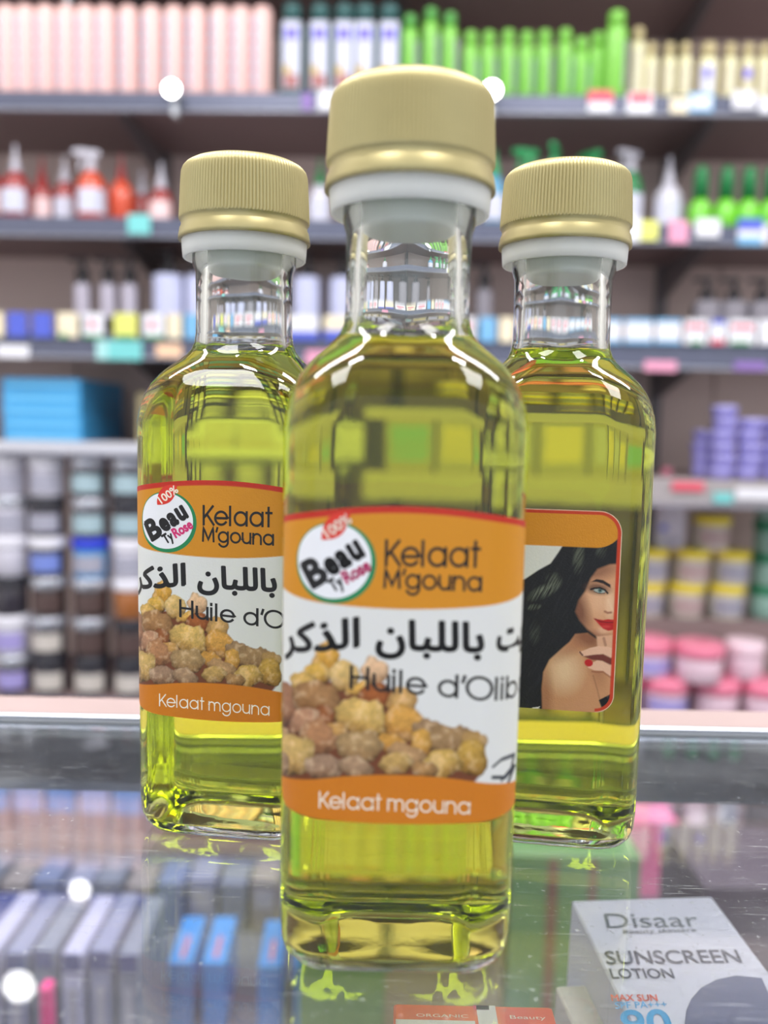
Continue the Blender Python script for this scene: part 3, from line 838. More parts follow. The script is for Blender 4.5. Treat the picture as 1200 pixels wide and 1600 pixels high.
def make_bottle(B, label_me, level, label_txt, sd, printed):
    P, a = B
    t = thing('oil_bottle', label_txt, 'bottle', P, a, 'small glass bottles of yellow-green oil')
    ro = secs_ring(OUT, rc_out)
    v, f = rings_mesh(ro, cap0=True)
    # rim at the top, then the air side of the inner wall (normals into the air)
    vi, fi = rings_mesh(secs_ring(INN, rc_in, zmin=level, sd=sd), flip=True)
    n0 = len(v); v = v + vi; f = f + [tuple(i + n0 for i in q) for q in fi]
    nr = NR; top_o = n0 - nr; top_i = len(v) - nr
    f += [(top_o + j, top_o + (j + 1) % nr, top_i + (j + 1) % nr, top_i + j) for j in range(nr)]
    new_obj('glass_body', v, f, M_glass, t)
    ri = secs_ring(INN, rc_in, zmax=level, sd=sd)
    v, f = rings_mesh(ri, cap0=True); nf = len(f)
    # liquid surface with a small upturned meniscus
    last = ri[-1]; n = len(v)
    for k, (sc_, dz) in enumerate(((.96, -.35), (.88, -.6), (.7, -.7), (.4, -.7))):
        v += [(x * sc_ * mm, y * sc_ * mm, (level + dz) * mm) for x, y, z in last]
        base = (len(ri) - 1) * nr if k == 0 else n + (k - 1) * nr
        f += [(base + j, base + (j + 1) % nr, n + k * nr + (j + 1) % nr, n + k * nr + j) for j in range(nr)]
    f.append(tuple(n + 3 * nr + j for j in range(nr)))
    o = new_obj('oil', v, f, [M_oil_wall, M_oil_top], t)
    for p in o.data.polygons:
        if p.index >= nf: p.material_index = 1
    v, f = cap_mesh(); new_obj('screw_cap', v, f, M_gold, t)
    v, f = collar_mesh(); new_obj('collar', v, f, M_white_pl, t, sharp=35)
    v, f = insert_mesh(); new_obj('pour_insert', v, f, M_white_pl, t)
    lo = bpy.data.objects.new('label', label_me); COL.objects.link(lo); lo.parent = t
    if printed: build_front_print(lo)
    return t
bf = make_bottle(FRONT, me_front, 124.0, 'nearest glass bottle of yellow oil with gold cap and whole white and orange label', .7, True)
bl = make_bottle(LEFT, me_front, 124.6, 'left rear glass bottle of yellow oil with gold cap, label partly hidden', 2.1, False)
lo_src = [c for c in bf.children if c.name.startswith('label')][0]; lo_dst = [c for c in bl.children if c.name.startswith('label')][0]
for c in list(lo_src.children):
    d_ = c.copy(); COL.objects.link(d_); d_.parent = lo_dst
br = make_bottle(RIGHT, me_right, 127.6, 'right rear glass bottle of yellow oil with woman portrait on its label', 4.4, False)
# bubble clusters at the oil surface of the right bottle
for i, (x, y, r) in enumerate(((-4.5, -8.2, .8), (-3.2, -8.7, .9), (-1.8, -8.9, .7))):
    v, f = lathe([(-r * cos(q) * mm, max(r * sin(q), .02) * mm) for q in np.linspace(0.05, pi - .05, 9)], 3)
    new_obj('bubble', [(p[0] + x * mm, p[1] + y * mm, p[2] + 127.3 * mm) for p in v], f, M_glass, br)

# ================================================================== PRODUCTS ON THE SHELVES
ORD = ['first', 'second', 'third', 'fourth', 'fifth', 'sixth', 'seventh', 'eighth', 'ninth', 'tenth', 'eleventh', 'twelfth', 'thirteenth', 'fourteenth',
       'fifteenth', 'sixteenth', 'seventeenth', 'eighteenth', 'nineteenth', 'twentieth']
MESH = {}
def part(name, key, builder, m, parent, smooth=True, loc=None):
    """an object whose mesh is shared by every part built with the same key"""
    k = (name, key, m.name)
    if k not in MESH:
        v, f = builder(); o = new_obj(name, v, f, m, parent, smooth); MESH[k] = o.data
    else:
        o = bpy.data.objects.new(name, MESH[k]); COL.objects.link(o); o.parent = parent
    if loc: o.location = loc
    return o
def rdef(v, nd=4): return tuple(round(x, nd) for x in v)
def stand(name, label, cat, px, py, zbase, off, group, turn=0.0):
    """a thing standing at height zbase at the shelf plane offset 'off', under pixel column px (read at row py)"""
    P = on_shelf(px, py, off)
    return thing(name, label, cat, (P[0], P[1], zbase), SHA + turn, group)

def slab_bottle(t, key, hx, hy, h, body, capm=None, caph=0.0, labs=()):
    hx, hy, h, caph = round(hx, 4), round(hy, 4), round(h, 4), round(caph, 4)
    r = min(hx, hy) * .95; hb = h - caph
    part('bottle_body', (key, hx, hy, h), lambda: loft([(0, hx * .9, hy * .9, r * .85), (.004, hx, hy, r), (hb - .02, hx, hy, r), (hb - .008, hx * .93, hy * .93, r * .9), (hb - .001, hx * .7, hy * .7, r * .66), (hb, hx * .5, hy * .5, r * .45)], 4), body, t)
    if capm:
        c = hx * .74
        part('bottle_cap', (key, hx, h), lambda: loft([(hb - .001, c, min(c, hy), min(c, hy) * .9), (h - .006, c, min(c, hy), min(c, hy) * .9), (h - .001, c * .85, min(c, hy) * .85, min(c, hy) * .8), (h, c * .6, min(c, hy) * .6, min(c, hy) * .55)], 4), capm, t)
    for i, (s0, s1, z0, z1, m) in enumerate(labs):
        part('bottle_label', (key, i, hx, h), lambda: patch(hx, hy, r, s0, s1, z0, z1, .0006 + .0003 * i, 8), m, t, False)

M_pink = mat('pink_plastic', (238, 196, 190), .4); M_redprint = mat('red_print', (215, 70, 110), .5); M_lblw = mat('white_label', (206, 208, 226), .5)
M_teal = mat('teal_plastic', (44, 92, 92), .35); M_purp = mat('purple_print', (120, 110, 225), .5); M_gold2 = mat('yellow_print', (200, 170, 90), .5); M_brownp = mat('brown_print', (170, 110, 110), .5)
M_lime = mat('lime_plastic', (126, 196, 76), .35); M_greend = mat('green_shade_plastic', (84, 160, 72), .35); M_silv = mat('grey_print', (175, 190, 190), .4)
M_cream = mat('cream_plastic', (228, 224, 180), .4); M_creaml = mat('ivory_label', (212, 206, 180), .5); M_creamd = mat('tan_plastic', (190, 175, 130), .4)
def mm_at(px, py, off): return mpp(on_shelf(px, py, off))
k0 = mm_at(600, 80, .05)

xs = [-20, 15, 44, 75, 107, 138, 169, 204, 240, 275, 310, 346, 379, 412]
for i, px in enumerate(xs):
    h = .198 + random.uniform(-.004, .004)
    t = stand('shampoo_bottle', 'pale pink shampoo bottle, %s from the left in the top row' % ORD[i], 'bottle', px - 2, 80, zA, .05, 'pink shampoo bottles on the top shelf', R(0))
    slab_bottle(t, 'pink', .0235, .022, .202, M_pink, None, 0,
                [(-.027, -.007, .02, .178, M_lblw)] + [(-.023, -.014, .03 + .03 * q, .038 + .03 * q, M_redprint) for q in range(5)])
for i, px in enumerate([457, 500, 538, 570, 608]):
    t = stand('conditioner_bottle', 'dark teal bottle with white label and purple emblem, %s from the left' % ORD[i], 'bottle', px, 80, zA, .045, 'teal bottles on the top shelf')
    slab_bottle(t, 'teal', .028, .02, .205, M_teal, M_teal, .035, [(-.021, .021, .02, .165, M_lblw), (-.014, .014, .125, .150, M_purp), (-.016, .0, .035, .07, M_gold2), (-.016, .016, .022, .05, M_brownp)])
gx = [(640, 20), (672, 10), (702, 17), (735, 44), (763, 44), (793, 42), (822, 44), (850, 42), (882, 40), (908, 52), (933, 45)]
for i, (px, pt) in enumerate(gx):
    h = (140 - pt) * k0 + .012
    t = stand('shampoo_bottle', 'lime green shampoo bottle, %s from the left in the green row' % ORD[i], 'bottle', px, 90, zA, .045, 'green shampoo bottles on the top shelf')
    slab_bottle(t, 'lime', .0185, .02, h, M_lime, M_greend if i < 3 else M_lime, .03, [(.012, .030, .02, h - .06, M_silv), (-.03, -.014, .02, h - .06, M_greend)])
t = stand('shampoo_bottle', 'tallest lime green bottle at the right end of the green row', 'bottle', 961, 90, zA, .02, 'green shampoo bottles on the top shelf')
slab_bottle(t, 'limetall', .024, .02, .183, M_lime, M_lime, .03, [(.017, .034, .02, .12, M_silv)])
for i, (px, pt, w) in enumerate([(995, 46, .017), (1017, 68, .014), (1045, 68, .015), (1070, 67, .015), (1106, 68, .022), (1140, 68, .016), (1168, 68, .015), (1193, 68, .015), (1220, 68, .015)]):
    h = (150 - pt) * k0 + .01
    t = stand('lotion_bottle', 'cream coloured lotion bottle, %s from the green row' % ORD[i], 'bottle', px, 100, zA, .045, 'cream bottles on the top shelf')
    slab_bottle(t, 'cream', w, .018, h, M_cream, M_creamd, .03, [(-w * .9, w * .4, .02, h - .05, M_lblw if i == 4 else M_creaml), (-w * 1.6, -w * .95, .01, h - .04, M_creamd)] + ([(-.012, .004, .05, .07, M_purp)] if i in (4, 6) else []))

# ---- row B: spray bottles
def trigger_head():
    mb = MB()
    v, f = lathe([(0, .012), (.018, .012), (.02, .009), (.032, .0085)], 3); mb.add(v, f)
    mb.bbox(-.034, .020, -.008, .008, .030, .048, .003)
    mb.bbox(-.042, -.033, -.006, .006, .034, .046, .002)
    mb.add([(-.022, -.004, .03), (-.016, -.004, .03), (-.024, -.004, .0), (-.030, -.004, .002), (-.022, .004, .03), (-.016, .004, .03), (-.024, .004, .0), (-.030, .004, .002)],
           [(0, 1, 2, 3), (7, 6, 5, 4), (0, 4, 5, 1), (1, 5, 6, 2), (2, 6, 7, 3), (3, 7, 4, 0)])
    return mb.v, mb.f
def mist_head():
    return lathe([(0, .013), (.012, .013), (.014, .009), (.03, .0085), (.034, .005), (.060, .0035), (.062, .001)], 3)
def pump_head():
    mb = MB(); mb.add(*lathe([(0, .015), (.018, .015), (.02, .006), (.036, .006), (.037, .011), (.046, .011), (.047, .004)], 3)); mb.bbox(-.034, .0, -.005, .005, .038, .046, .002)
    return mb.v, mb.f
def spray(px, zb, off, r, hb, bodym, labm, headm, head, label, group, turn=0, cat='bottle', py=290):
    t = stand('spray_bottle', label, cat, px, py, zb, off, group, turn)
    r, hb = round(r, 4), round(hb, 4)
    part('bottle_body', ('sp', r, hb), lambda: lathe([(0, r * .9), (.003, r), (hb * .72, r), (hb * .88, r * .75), (hb * .96, .014), (hb, .012)], 4), bodym, t)
    if labm: part('bottle_label', ('sp', r, hb), lambda: patch(r, r, r, -r * 1.1, r * 1.1, hb * .15, hb * .62, .0006, 8), labm, t, False)
    part('spray_head', head.__name__, head, headm, t, False, (0, 0, hb))
    return t
M_red = mat('red_plastic', (150, 50, 50), .25, coat=.3); M_orange = mat('orange_plastic', (206, 80, 52), .25, coat=.3); M_clearw = mat('clear_white_plastic', (196, 194, 206), .2, coat=.4)
M_pinkl = mat('pale_pink_label', (238, 210, 212), .5); M_grnp = mat('emerald_plastic', (52, 158, 96), .3); M_dkgrn = mat('dark_green_plastic', (20, 118, 62), .3)
grp = 'red and orange spray bottles on the second shelf'
for i, (px, r, hb, bm, lm, hm, hd, tu, off, txt) in enumerate([
        (-15, .030, .115, M_red, M_pinkl, M_clearw, mist_head, 0, .06, 'red spray bottle cut by the left edge of the photo'),
        (25, .033, .112, M_red, M_lblw, M_clearw, mist_head, 0, .05, 'red spray bottle with white label and pointed clear cap'),
        (66, .028, .10, M_red, M_pinkl, M_red, mist_head, 0, .10, 'red bottle with pink label and red top, second shelf left'),
        (102, .026, .10, M_red, M_lblw, M_clearw, mist_head, 0, .09, 'small red bottle with white label left of the big trigger spray'),
        (143, .034, .115, M_orange, M_lblw, M_clearw, trigger_head, R(20), .05, 'orange bottle with white trigger spray head and white label'),
        (190, .030, .105, M_orange, None, M_red, mist_head, 0, .09, 'orange bottle without label right of the trigger spray'),
        (222, .024, .085, M_red, None, M_clearw, mist_head, 0, .14, 'dim red bottle further back on the second shelf'),
        (252, .028, .085, M_red, M_pinkl, M_clearw, mist_head, 0, .08, 'red bottle with cream label beside the left gold cap')]):
    spray(px, zB, off, r, hb, bm, lm, hm, hd, txt, grp, tu)
grp = 'green and clear spray bottles on the second shelf'
for (px, r, hb, bm, lm, hm, hd, tu, off, txt) in [
        (500, .028, .10, M_clearw, M_lblw, M_dkgrn, mist_head, 0, .09, 'clear bottle with dark green top between the left and middle caps'),
        (772, .028, .12, mat('aqua_plastic', (90, 150, 185), .3), M_lblw, M_grnp, mist_head, 0, .07, 'blue bottle just right of the middle gold cap'),
        (826, .030, .13, M_grnp, M_lblw, M_grnp, trigger_head, R(15), .06, 'emerald trigger spray left of the right gold cap'),
        (866, .030, .14, M_grnp, M_lblw, M_grnp, trigger_head, R(70), .07, 'tallest emerald trigger spray above the right gold cap'),
        (925, .030, .13, M_grnp, M_lblw, M_grnp, trigger_head, R(-50), .07, 'emerald trigger spray at the right of the right gold cap'),
        (985, .028, .135, M_dkgrn, M_lblw, M_clearw, trigger_head, R(30), .08, 'dark green bottle with a clear trigger spray head'),
        (1045, .032, .11, M_clearw, M_lblw, M_clearw, mist_head, 0, .08, 'clear pear-shaped bottle between the green sprays'),
        ]:
    spray(px, zB, off, r, hb, bm, lm, hm, hd, txt, grp, tu)
M_limeb = mat('lime_liquid', (110, 200, 40), .25, coat=.3)
for i, px in enumerate([1095, 1135, 1170, 1205]):
    t = stand('tonic_bottle', 'small lime bottle with tall dark green cap, %s from the clear bottle' % ORD[i], 'bottle', px, 300, zB, .05, 'small green bottles on the second shelf')
    part('bottle_body', 'tonic', lambda: lathe([(0, .024), (.003, .026), (.05, .026), (.068, .014), (.07, .012)], 4), M_limeb, t)
    part('bottle_cap', 'tonic', lambda: lathe([(.07, .017), (.125, .015), (.14, .010), (.142, .004)], 4), M_dkgrn, t)

# ---- row C: dark pump bottles
M_black = mat('black_plastic', (34, 30, 36), .3); M_lblb = mat('bluish_white_label', (196, 200, 232), .45); M_lblg = mat('grey_label', (138, 134, 144), .5); M_lbls = mat('soft_grey_label', (182, 176, 192), .5)
grp = 'dark pump bottles on the third shelf'
k1 = mm_at(600, 450, .06)
for i, (px, w, h, big, lm, txt) in enumerate([(a_[0], a_[1], {.085: .138, .105: .155, .080: .112}[a_[2]], *a_[3:]) for a_ in [
        (130, .020, .085, 0, M_lbls, 'dark slim bottle with pale label, leftmost on the third shelf'),
        (170, .020, .085, 0, M_lbls, 'dark slim bottle with pale label beside the leftmost one'),
        (203, .020, .085, 0, M_lbls, 'dark slim bottle with pinkish label left of the large label'),
        (265, .038, .105, 1, M_lblb, 'dark bottle with large round white label beside the left bottle neck'),
        (310, .030, .105, 1, M_lblb, 'dark bottle seen through the left bottle neck'),
        (362, .036, .105, 1, M_lblb, 'dark bottle with white label behind the left bottle neck'),
        (420, .036, .105, 1, M_lblg, 'dark bottle with grey label behind the left bottle neck'),
        (480, .034, .105, 1, M_lblb, 'dark bottle with white label left of the middle bottle neck'),
        (537, .034, .105, 1, M_lblb, 'dark bottle with white label partly behind the middle bottle neck'),
        (610, .034, .105, 1, M_lblg, 'dark bottle seen through the left half of the middle neck'),
        (680, .034, .105, 1, M_lblg, 'dark bottle seen through the right half of the middle neck'),
        (757, .020, .085, 0, M_lblg, 'dark slim bottle with grey label right of the middle neck'),
        (1105, .032, .080, 1, M_lblg, 'dark bottle with grey label, first beside the right upright'),
        (1147, .032, .080, 1, M_lblg, 'dark bottle with grey label, second beside the right upright'),
        (1192, .032, .080, 1, M_lblg, 'dark bottle with grey label at the right edge of the photo')]]):
    t = stand('pump_bottle', txt, 'bottle', px, 450, zC + .0, .075, grp)
    part('bottle_body', ('pb', w, h), lambda: lathe([(0, w * .9), (.003, w), (h * .86, w), (h * .95, w * .7), (h, .013)], 4), M_black, t)
    part('bottle_label', ('pb', w, h), lambda: patch(w, w, w, -w * 1.15, w * 1.15, h * .32, h * (.93 if big else .88), .0006, 8), lm, t, False)
    part('pump_head', 'pump', pump_head, M_black, t, False, (0, 0, h))

# ---- price strip and tags
def tagcard(px, py, w, h, c, label, off=-.008, name='price_tag', group='price tags along the shelf edges', extra=()):
    """a small card clipped in front of a shelf edge; w,h in pixels"""
    P = on_shelf(px, py, off); k = mpp(P)
    t = thing(name, label, 'price tag', (P[0], P[1], P[2] - h * k / 2), SHA, group)
    W2 = w * k / 2; H2 = h * k
    MB().bbox(-W2, W2, -.0008, .0008, 0, H2, .0004).build('card', c, t)
    for (a, b_, c0, d0, m) in extra:
        MB().box(-W2 + a * 2 * W2, -W2 + b_ * 2 * W2, -.0013, -.0009, c0 * H2, d0 * H2).build('print', m, t)
    return t
cW = mat('white_card', (232, 232, 240), .5); cB = mat('blue_card', (84, 100, 205), .5); cS = mat('sky_card', (120, 180, 225), .5); cY = mat('yellow_card', (226, 228, 120), .5)
cR = mat('red_card', (226, 90, 110), .5); cT = mat('turquoise_card', (120, 205, 205), .5); cG = mat('green_card', (70, 160, 90), .5); cP = mat('peach_card', (250, 205, 170), .5)
cPk = mat('pink_card', (232, 160, 190), .5); cCr = mat('cream_card', (240, 228, 200), .5); cV = mat('violet_card', (140, 110, 180), .5); cN = mat('navy_print', (70, 74, 140), .5)
rp = ((.15, .85, .55, .75, cR), (.2, .6, .2, .35, cR))
ci = [(12, 30, cW, 'white'), (30, 1, cW, '')]
strip_cards = [(-8, 30, cCr, 'cream', ()), (27, 34, cB, 'solid blue', ()), (66, 34, cB, 'solid blue', ()), (106, 36, cCr, 'cream', ((.1, .5, .0, .15, cG),)), (146, 36, cW, 'white', ((.3, .6, .4, .7, cR), (0, 1, 0, .12, cG))), (196, 40, cY, 'yellow green', ((.1, .9, 0, .12, cG),)),
               (240, 36, cW, 'white', ((.3, .6, .4, .7, cR), (0, 1, 0, .12, cG))), (272, 26, cCr, 'cream', ()), (300, 26, cS, 'sky blue', ()), (345, 60, cW, 'white', rp), (410, 60, cW, 'white', rp), (472, 54, cW, 'white', ((0, 1, 0, .35, cB),)), (532, 54, cCr, 'cream', ((0, 1, 0, .4, cB),)),
               (594, 56, cW, 'white', rp), (655, 56, cCr, 'cream', rp), (716, 56, cW, 'white', rp), (762, 28, cS, 'sky blue', ()), (792, 26, cCr, 'cream', ()), (826, 34, cW, 'white', rp), (862, 34, cW, 'white', rp), (904, 44, cW, 'white', rp),
               (950, 44, cW, 'white blue-edged', ((0, 1, .85, 1, cS), (0, 1, 0, .15, cS))), (998, 46, cW, 'white blue-edged', ((0, 1, .85, 1, cS), (0, 1, 0, .15, cS))), (1044, 42, cW, 'white blue-edged', ((0, 1, .85, 1, cS), (0, 1, 0, .15, cS))),
               (1087, 38, cW, 'white', ((.1, .9, .6, .8, cR), (.3, .8, 0, .12, cG))), (1122, 28, cW, 'white', ((.1, .9, .8, 1, cB), (.1, .9, 0, .2, cR))), (1160, 44, cW, 'white', ((.1, .9, .6, .8, cR), (.1, .8, 0, .12, cG))), (1205, 40, cW, 'white', ())]
def where(px):
    return ('at the left edge' if px < 0 else 'left of the left bottle' if px < 215 else 'beside the left bottle neck' if px < 310 else 'behind the left bottle' if px < 460 else 'between the left and middle necks' if px < 545
            else 'behind the middle neck' if px < 740 else 'right of the middle neck' if px < 800 else 'behind the right neck' if px < 955 else 'right of the right bottle neck')
cnt = {}
for (px, w, c, nm, ex) in strip_cards:
    key = (nm, where(px)); cnt[key] = cnt.get(key, 0) + 1
    pyc = 508 + (px - 100) * .0105
    tagcard(px, pyc, w - 3, 38, c, '%s card of the third shelf edge, %s %s' % (nm, ORD[cnt[key] - 1], where(px)), -.012, 'shelf_card', 'cards along the third shelf edge', ex)
for (px, py, w, h, c, lb, ex) in [
        (938, 158, 38, 32, cW, 'white tag with red top under the green bottles', ((.0, 1, .45, 1, cR),)), (1000, 161, 40, 32, cW, 'white tag with red top under the first cream bottles', ((.1, .9, .5, .95, cR),)),
        (1061, 165, 28, 22, cCr, 'cream tag on the top shelf edge', ()), (1095, 160, 38, 28, cS, 'pale blue tag on the top shelf edge', ((.1, .9, .2, .8, cW),)), (1163, 156, 36, 26, cW, 'white tag on the top shelf edge right', ()), (1196, 164, 18, 24, cW, 'white tag at the right end of the top shelf', ()),
        (480, 158, 16, 26, cV, 'violet tag under the teal bottles', ()), (512, 156, 30, 30, cW, 'bright white tag under the teal bottles', ()),
        (217, 350, 36, 30, cT, 'turquoise tag on the second shelf edge', ()), (985, 358, 30, 38, cW, 'white tag beside the right gold cap', ()), (1014, 360, 28, 30, cY, 'yellow tag on the second shelf edge', ()), (1060, 362, 30, 34, cPk, 'pink tag on the second shelf edge', ()),
        (1106, 356, 38, 28, cW, 'white tag under the small green bottles', ()), (1172, 362, 38, 40, cW, 'white and blue tag on the second shelf edge', ((0, 1, .55, 1, cB), (0, 1, 0, .3, cS))), (1197, 366, 10, 30, cW, 'white sliver of tag at the right edge, second shelf', ()),
        (20, 549, 52, 20, cW, 'white tag at the left edge below the third shelf cards', ()), (186, 547, 72, 30, cT, 'wide turquoise tag on the third shelf edge', ((.0, .25, 0, 1, mat('pale_turquoise', (170, 220, 220), .5)),)), (264, 548, 40, 20, cP, 'bright peach tag on the third shelf edge', ()),
        (500, 560, 44, 24, cPk, 'pinkish tag between the left and middle shoulders', ()), (1032, 572, 50, 16, cPk, 'dull pink tag right of the right bottle shoulder', ()), (1172, 572, 50, 14, cV, 'violet tag at the right end of the third shelf', ()),
        (1075, 760, 50, 14, cR, 'red tag on the fourth shelf edge right', ()), (1180, 772, 60, 18, cW, 'grey white tag on the fourth shelf edge right', ()), (1130, 778, 30, 16, cT, 'turquoise tag on the fourth shelf edge right', ())]:
    tagcard(px, py, w, h, c, lb, extra=ex)

# ---- row D: blue boxes, purple tubs
M_blue = mat('blue_carton', (70, 165, 225), .35); M_blued = mat('blue_carton_print', (120, 200, 240), .4)
P = on_shelf(66, 660, .04); k2 = mpp(P); nb = 5; hh = (690 - 594) * k2 / nb
for i in range(nb):
    t = thing('product_box', 'flat sky blue box, %s from the bottom of the stack' % ORD[i], 'box', (P[0] + random.uniform(-.002, .002), P[1] + .0, zDL + i * (hh + .0005)), SHA, 'stacked sky blue boxes on the left')
    w2 = 124 * k2 / 2
    MB().bbox(-w2, w2, 0, .30, 0, hh, .002).build('box_body', M_blue, t)
    MB().box(-w2 * .9, w2 * .9, -.0006, -.0001, hh * .25, hh * .55).build('box_print', M_blued, t)
M_lil = mat('lilac_tub', (170, 165, 225), .3, coat=.3); M_lil2 = mat('violet_tub', (120, 112, 190), .35)
for ci_, (px, n, off) in enumerate([(1100, 4, .12), (1130, 6, .05), (1171, 5, .05), (1210, 5, .06)]):
    P = on_shelf(px, 700, off)
    r = .030; h = .0285
    for i in range(n):
        t = thing('hair_gel_tub', 'lilac tub, %s from the bottom of the %s stack from the left' % (ORD[i], ORD[ci_]), 'tub', (P[0] + random.uniform(-.003, .003), P[1], zDR + i * h), SHA, 'stacked lilac tubs on the right')
        part('tub_body', 'lil', lambda: lathe([(0, .022), (.003, .026), (.018, .028)], 4), M_lil2, t)
        part('tub_lid', 'lil', lambda: lathe([(.016, .0285), (.018, .030), (.025, .030), (.0275, .026), (.0284, .02)], 4), M_lil, t)

# ---- row E left: stacked jars
def jar(px, z, off, r, h, lidh, bm, lidm, labm, label, group, cat='jar', py=900, name='cosmetic_jar', band=(.2, .8)):
    P = on_shelf(px, py, off)
    t = thing(name, label, cat, (P[0], P[1], z), SHA, group)
    r, h, lidh = round(r, 4), round(h, 4), round(lidh, 4); hb = h - lidh
    part('jar_body', ('j', r, hb), lambda: lathe([(0, r * .86), (.004, r * .93), (hb - .006, r * .93), (hb, r * .85)], 5), bm, t)
    part('jar_lid', ('j', r, h, lidh), lambda: lathe([(hb, r * .97), (hb + .002, r), (h - .004, r), (h - .001, r * .95), (h, r * .85)], 5), lidm, t)
    if labm: part('jar_label', ('j', r, hb, band), lambda: patch(r * .93, r * .93, r * .93, -r * 1.0, r * 1.0, hb * band[0], hb * band[1], .0006, 10), labm, t, False)
    return t
jd = mat('dark_jar', (52, 48, 58), .25, coat=.5); jk = mat('brown_black_jar', (58, 42, 42), .25, coat=.5); jb = mat('amber_jar', (160, 98, 50), .3, coat=.4); jw = mat('white_jar', (200, 198, 212), .3, coat=.4)
ls = mat('silver_lid', (205, 208, 220), .2, metal=.7); lw = mat('white_lid', (235, 234, 245), .3, coat=.4); lbz = mat('blue_lid', (40, 64, 210), .3, coat=.4); ldk = mat('black_lid', (40, 40, 50), .25, coat=.6)
jbl = mat('sky_jar', (80, 150, 205), .3); lbc = mat('cream_jar_label', (205, 198, 192), .5); lbt = mat('pale_teal_label', (165, 190, 200), .5); lbg = mat('grey_jar_label', (165, 165, 182), .5); lbv = mat('lilac_label', (165, 155, 215), .5); lbr = mat('dark_jar_label', (84, 66, 64), .5)
lbpb = mat('blue_pink_label', (120, 140, 215), .5)
ys = [1097, 1044, 985, 925, 862, 800, 742]                # lower edge rows of the tiers, from the bottom
cols_l = [18, 76, 142, 205, 268, 331, 394, 457, 520, 583]
styles = {
    0: [(jd, ls, lbv), (jd, ldk, lbc), (jd, ldk, lbc), (jd, ldk, lbc)],
    1: [(jw, lw, lbv), (jd, ls, lbc), (jk, ls, lbr), (jk, ldk, lbr)],
    2: [(jd, ldk, None), (jk, ls, lbr), (jk, ls, lbr), (jb, lw, None)],
    3: [(jw, lw, None), (jd, lw, lbpb), (jbl, lbz, lbg), (jw, lw, lbg)],
    4: [(jw, ls, lbg), (jd, ldk, lbg), (jd, ls, lbt), (jd, ldk, lbt)],
    5: [(jw, lw, lbg), (jw, lw, lbg), (jd, ls, lbt), (jd, ls, lbt)],
}
tiername = ['bottom', 'second', 'third', 'fourth', 'fifth', 'top']
cname = {id(jd): 'dark', id(jk): 'brown-black', id(jb): 'amber', id(jw): 'white', id(jbl): 'sky blue'}
lname = {id(ls): 'silver lid', id(lw): 'white lid', id(lbz): 'bright blue lid', id(ldk): 'black lid'}
Hs = (zDL - .035 - zE) / 6
for ti in range(6):
    for cj, px in enumerate(cols_l[:9]):
        st = styles[ti][cj % 4] if cj < 4 else random.choice([styles[ti][0], styles[ti][1], styles[(ti + 2) % 6][2]])
        px2 = px + random.uniform(-1, 1)
        jar(px2, zE + ti * Hs, .06, .0442, Hs - .0006, Hs * .27, st[0], st[1], st[2],
            '%s jar with %s, %s tier, %s column from the left' % (cname[id(st[0])], lname[id(st[1])], tiername[ti], ORD[cj]), 'stacked jars on the lower left shelf')
# ---- row E right: yellow-lid jars, pink jars, teal jars
ly = mat('yellow_lid', (246, 226, 66), .35); jyl = mat('pale_jar', (214, 212, 200), .35); jpk = mat('pale_pink_jar', (226, 196, 212), .3, coat=.4); lpk = mat('pink_lid', (236, 130, 160), .3, coat=.5); lpw = mat('pink_white_lid', (244, 214, 228), .3, coat=.5)
jtl = mat('pale_teal_jar', (150, 190, 178), .35); ltl = mat('green_lid', (40, 140, 100), .35); lbp = mat('brown_label', (190, 168, 168), .5)
kk = mpp(on_shelf(1100, 950, .1))
hY = 56 * kk
# the back jars stand on a low step behind the pink ones
zstep = zrow(1100, 992)
pP = on_shelf(880, 1000, .22)
step = MB().bbox(-.40, .46, .02, .19, 0, zstep - zE, .003).build('shelf_riser', M_board, None, loc=(float(on_shelf(950, 1000, .13)[0]), float(on_shelf(950, 1000, .13)[1]), zE), rotz=SHA)
tag(step, 'grey riser carrying the yellow-lidded jars behind the pink jars', 'riser')
rows = [[(700, 0), (762, 0), (824, 0), (886, 0), (948, 0), (1012, 0), (1074, 0), (1137, 0)], [(700, 0), (762, 0), (824, 0), (886, 0), (948, 0), (1016, 0), (1080, 0), (1142, 0)], [(886, 0), (948, 0), (1108, 0)]]
for ri_, rw in enumerate(rows):
    for cj, (px, _) in enumerate(rw):
        jar(px, zstep + ri_ * hY, .20, 29 * kk, hY - .0006, hY * .24, jyl, ly, lbg if cj % 2 else lbp, 'pale jar with yellow lid, %s row from below, %s from the left' % (ORD[ri_], ORD[cj]), 'yellow-lidded jars on the lower right shelf')
t = stand('lotion_bottle', 'white bottle with blue print and pink cap above the yellow-lidded jars', 'bottle', 1045, 850, zstep + 2 * hY, .2, None)
slab_bottle(t, 'pkcap', 26 * kk, .02, 108 * kk, jw, None, 0, [(-.03, -.012, .045, .06, cB), (-.02, .02, .01, .03, lbg)])
part('bottle_cap', 'pkc', lambda: [(p) for p in lathe([(108 * kk * .62, .013), (108 * kk * .95, .012), (108 * kk, .008)], 4)], lpk, t, loc=(-.018, -.01, .035))
kp = mpp(on_shelf(1100, 1050, .03)); hP = 70 * kp
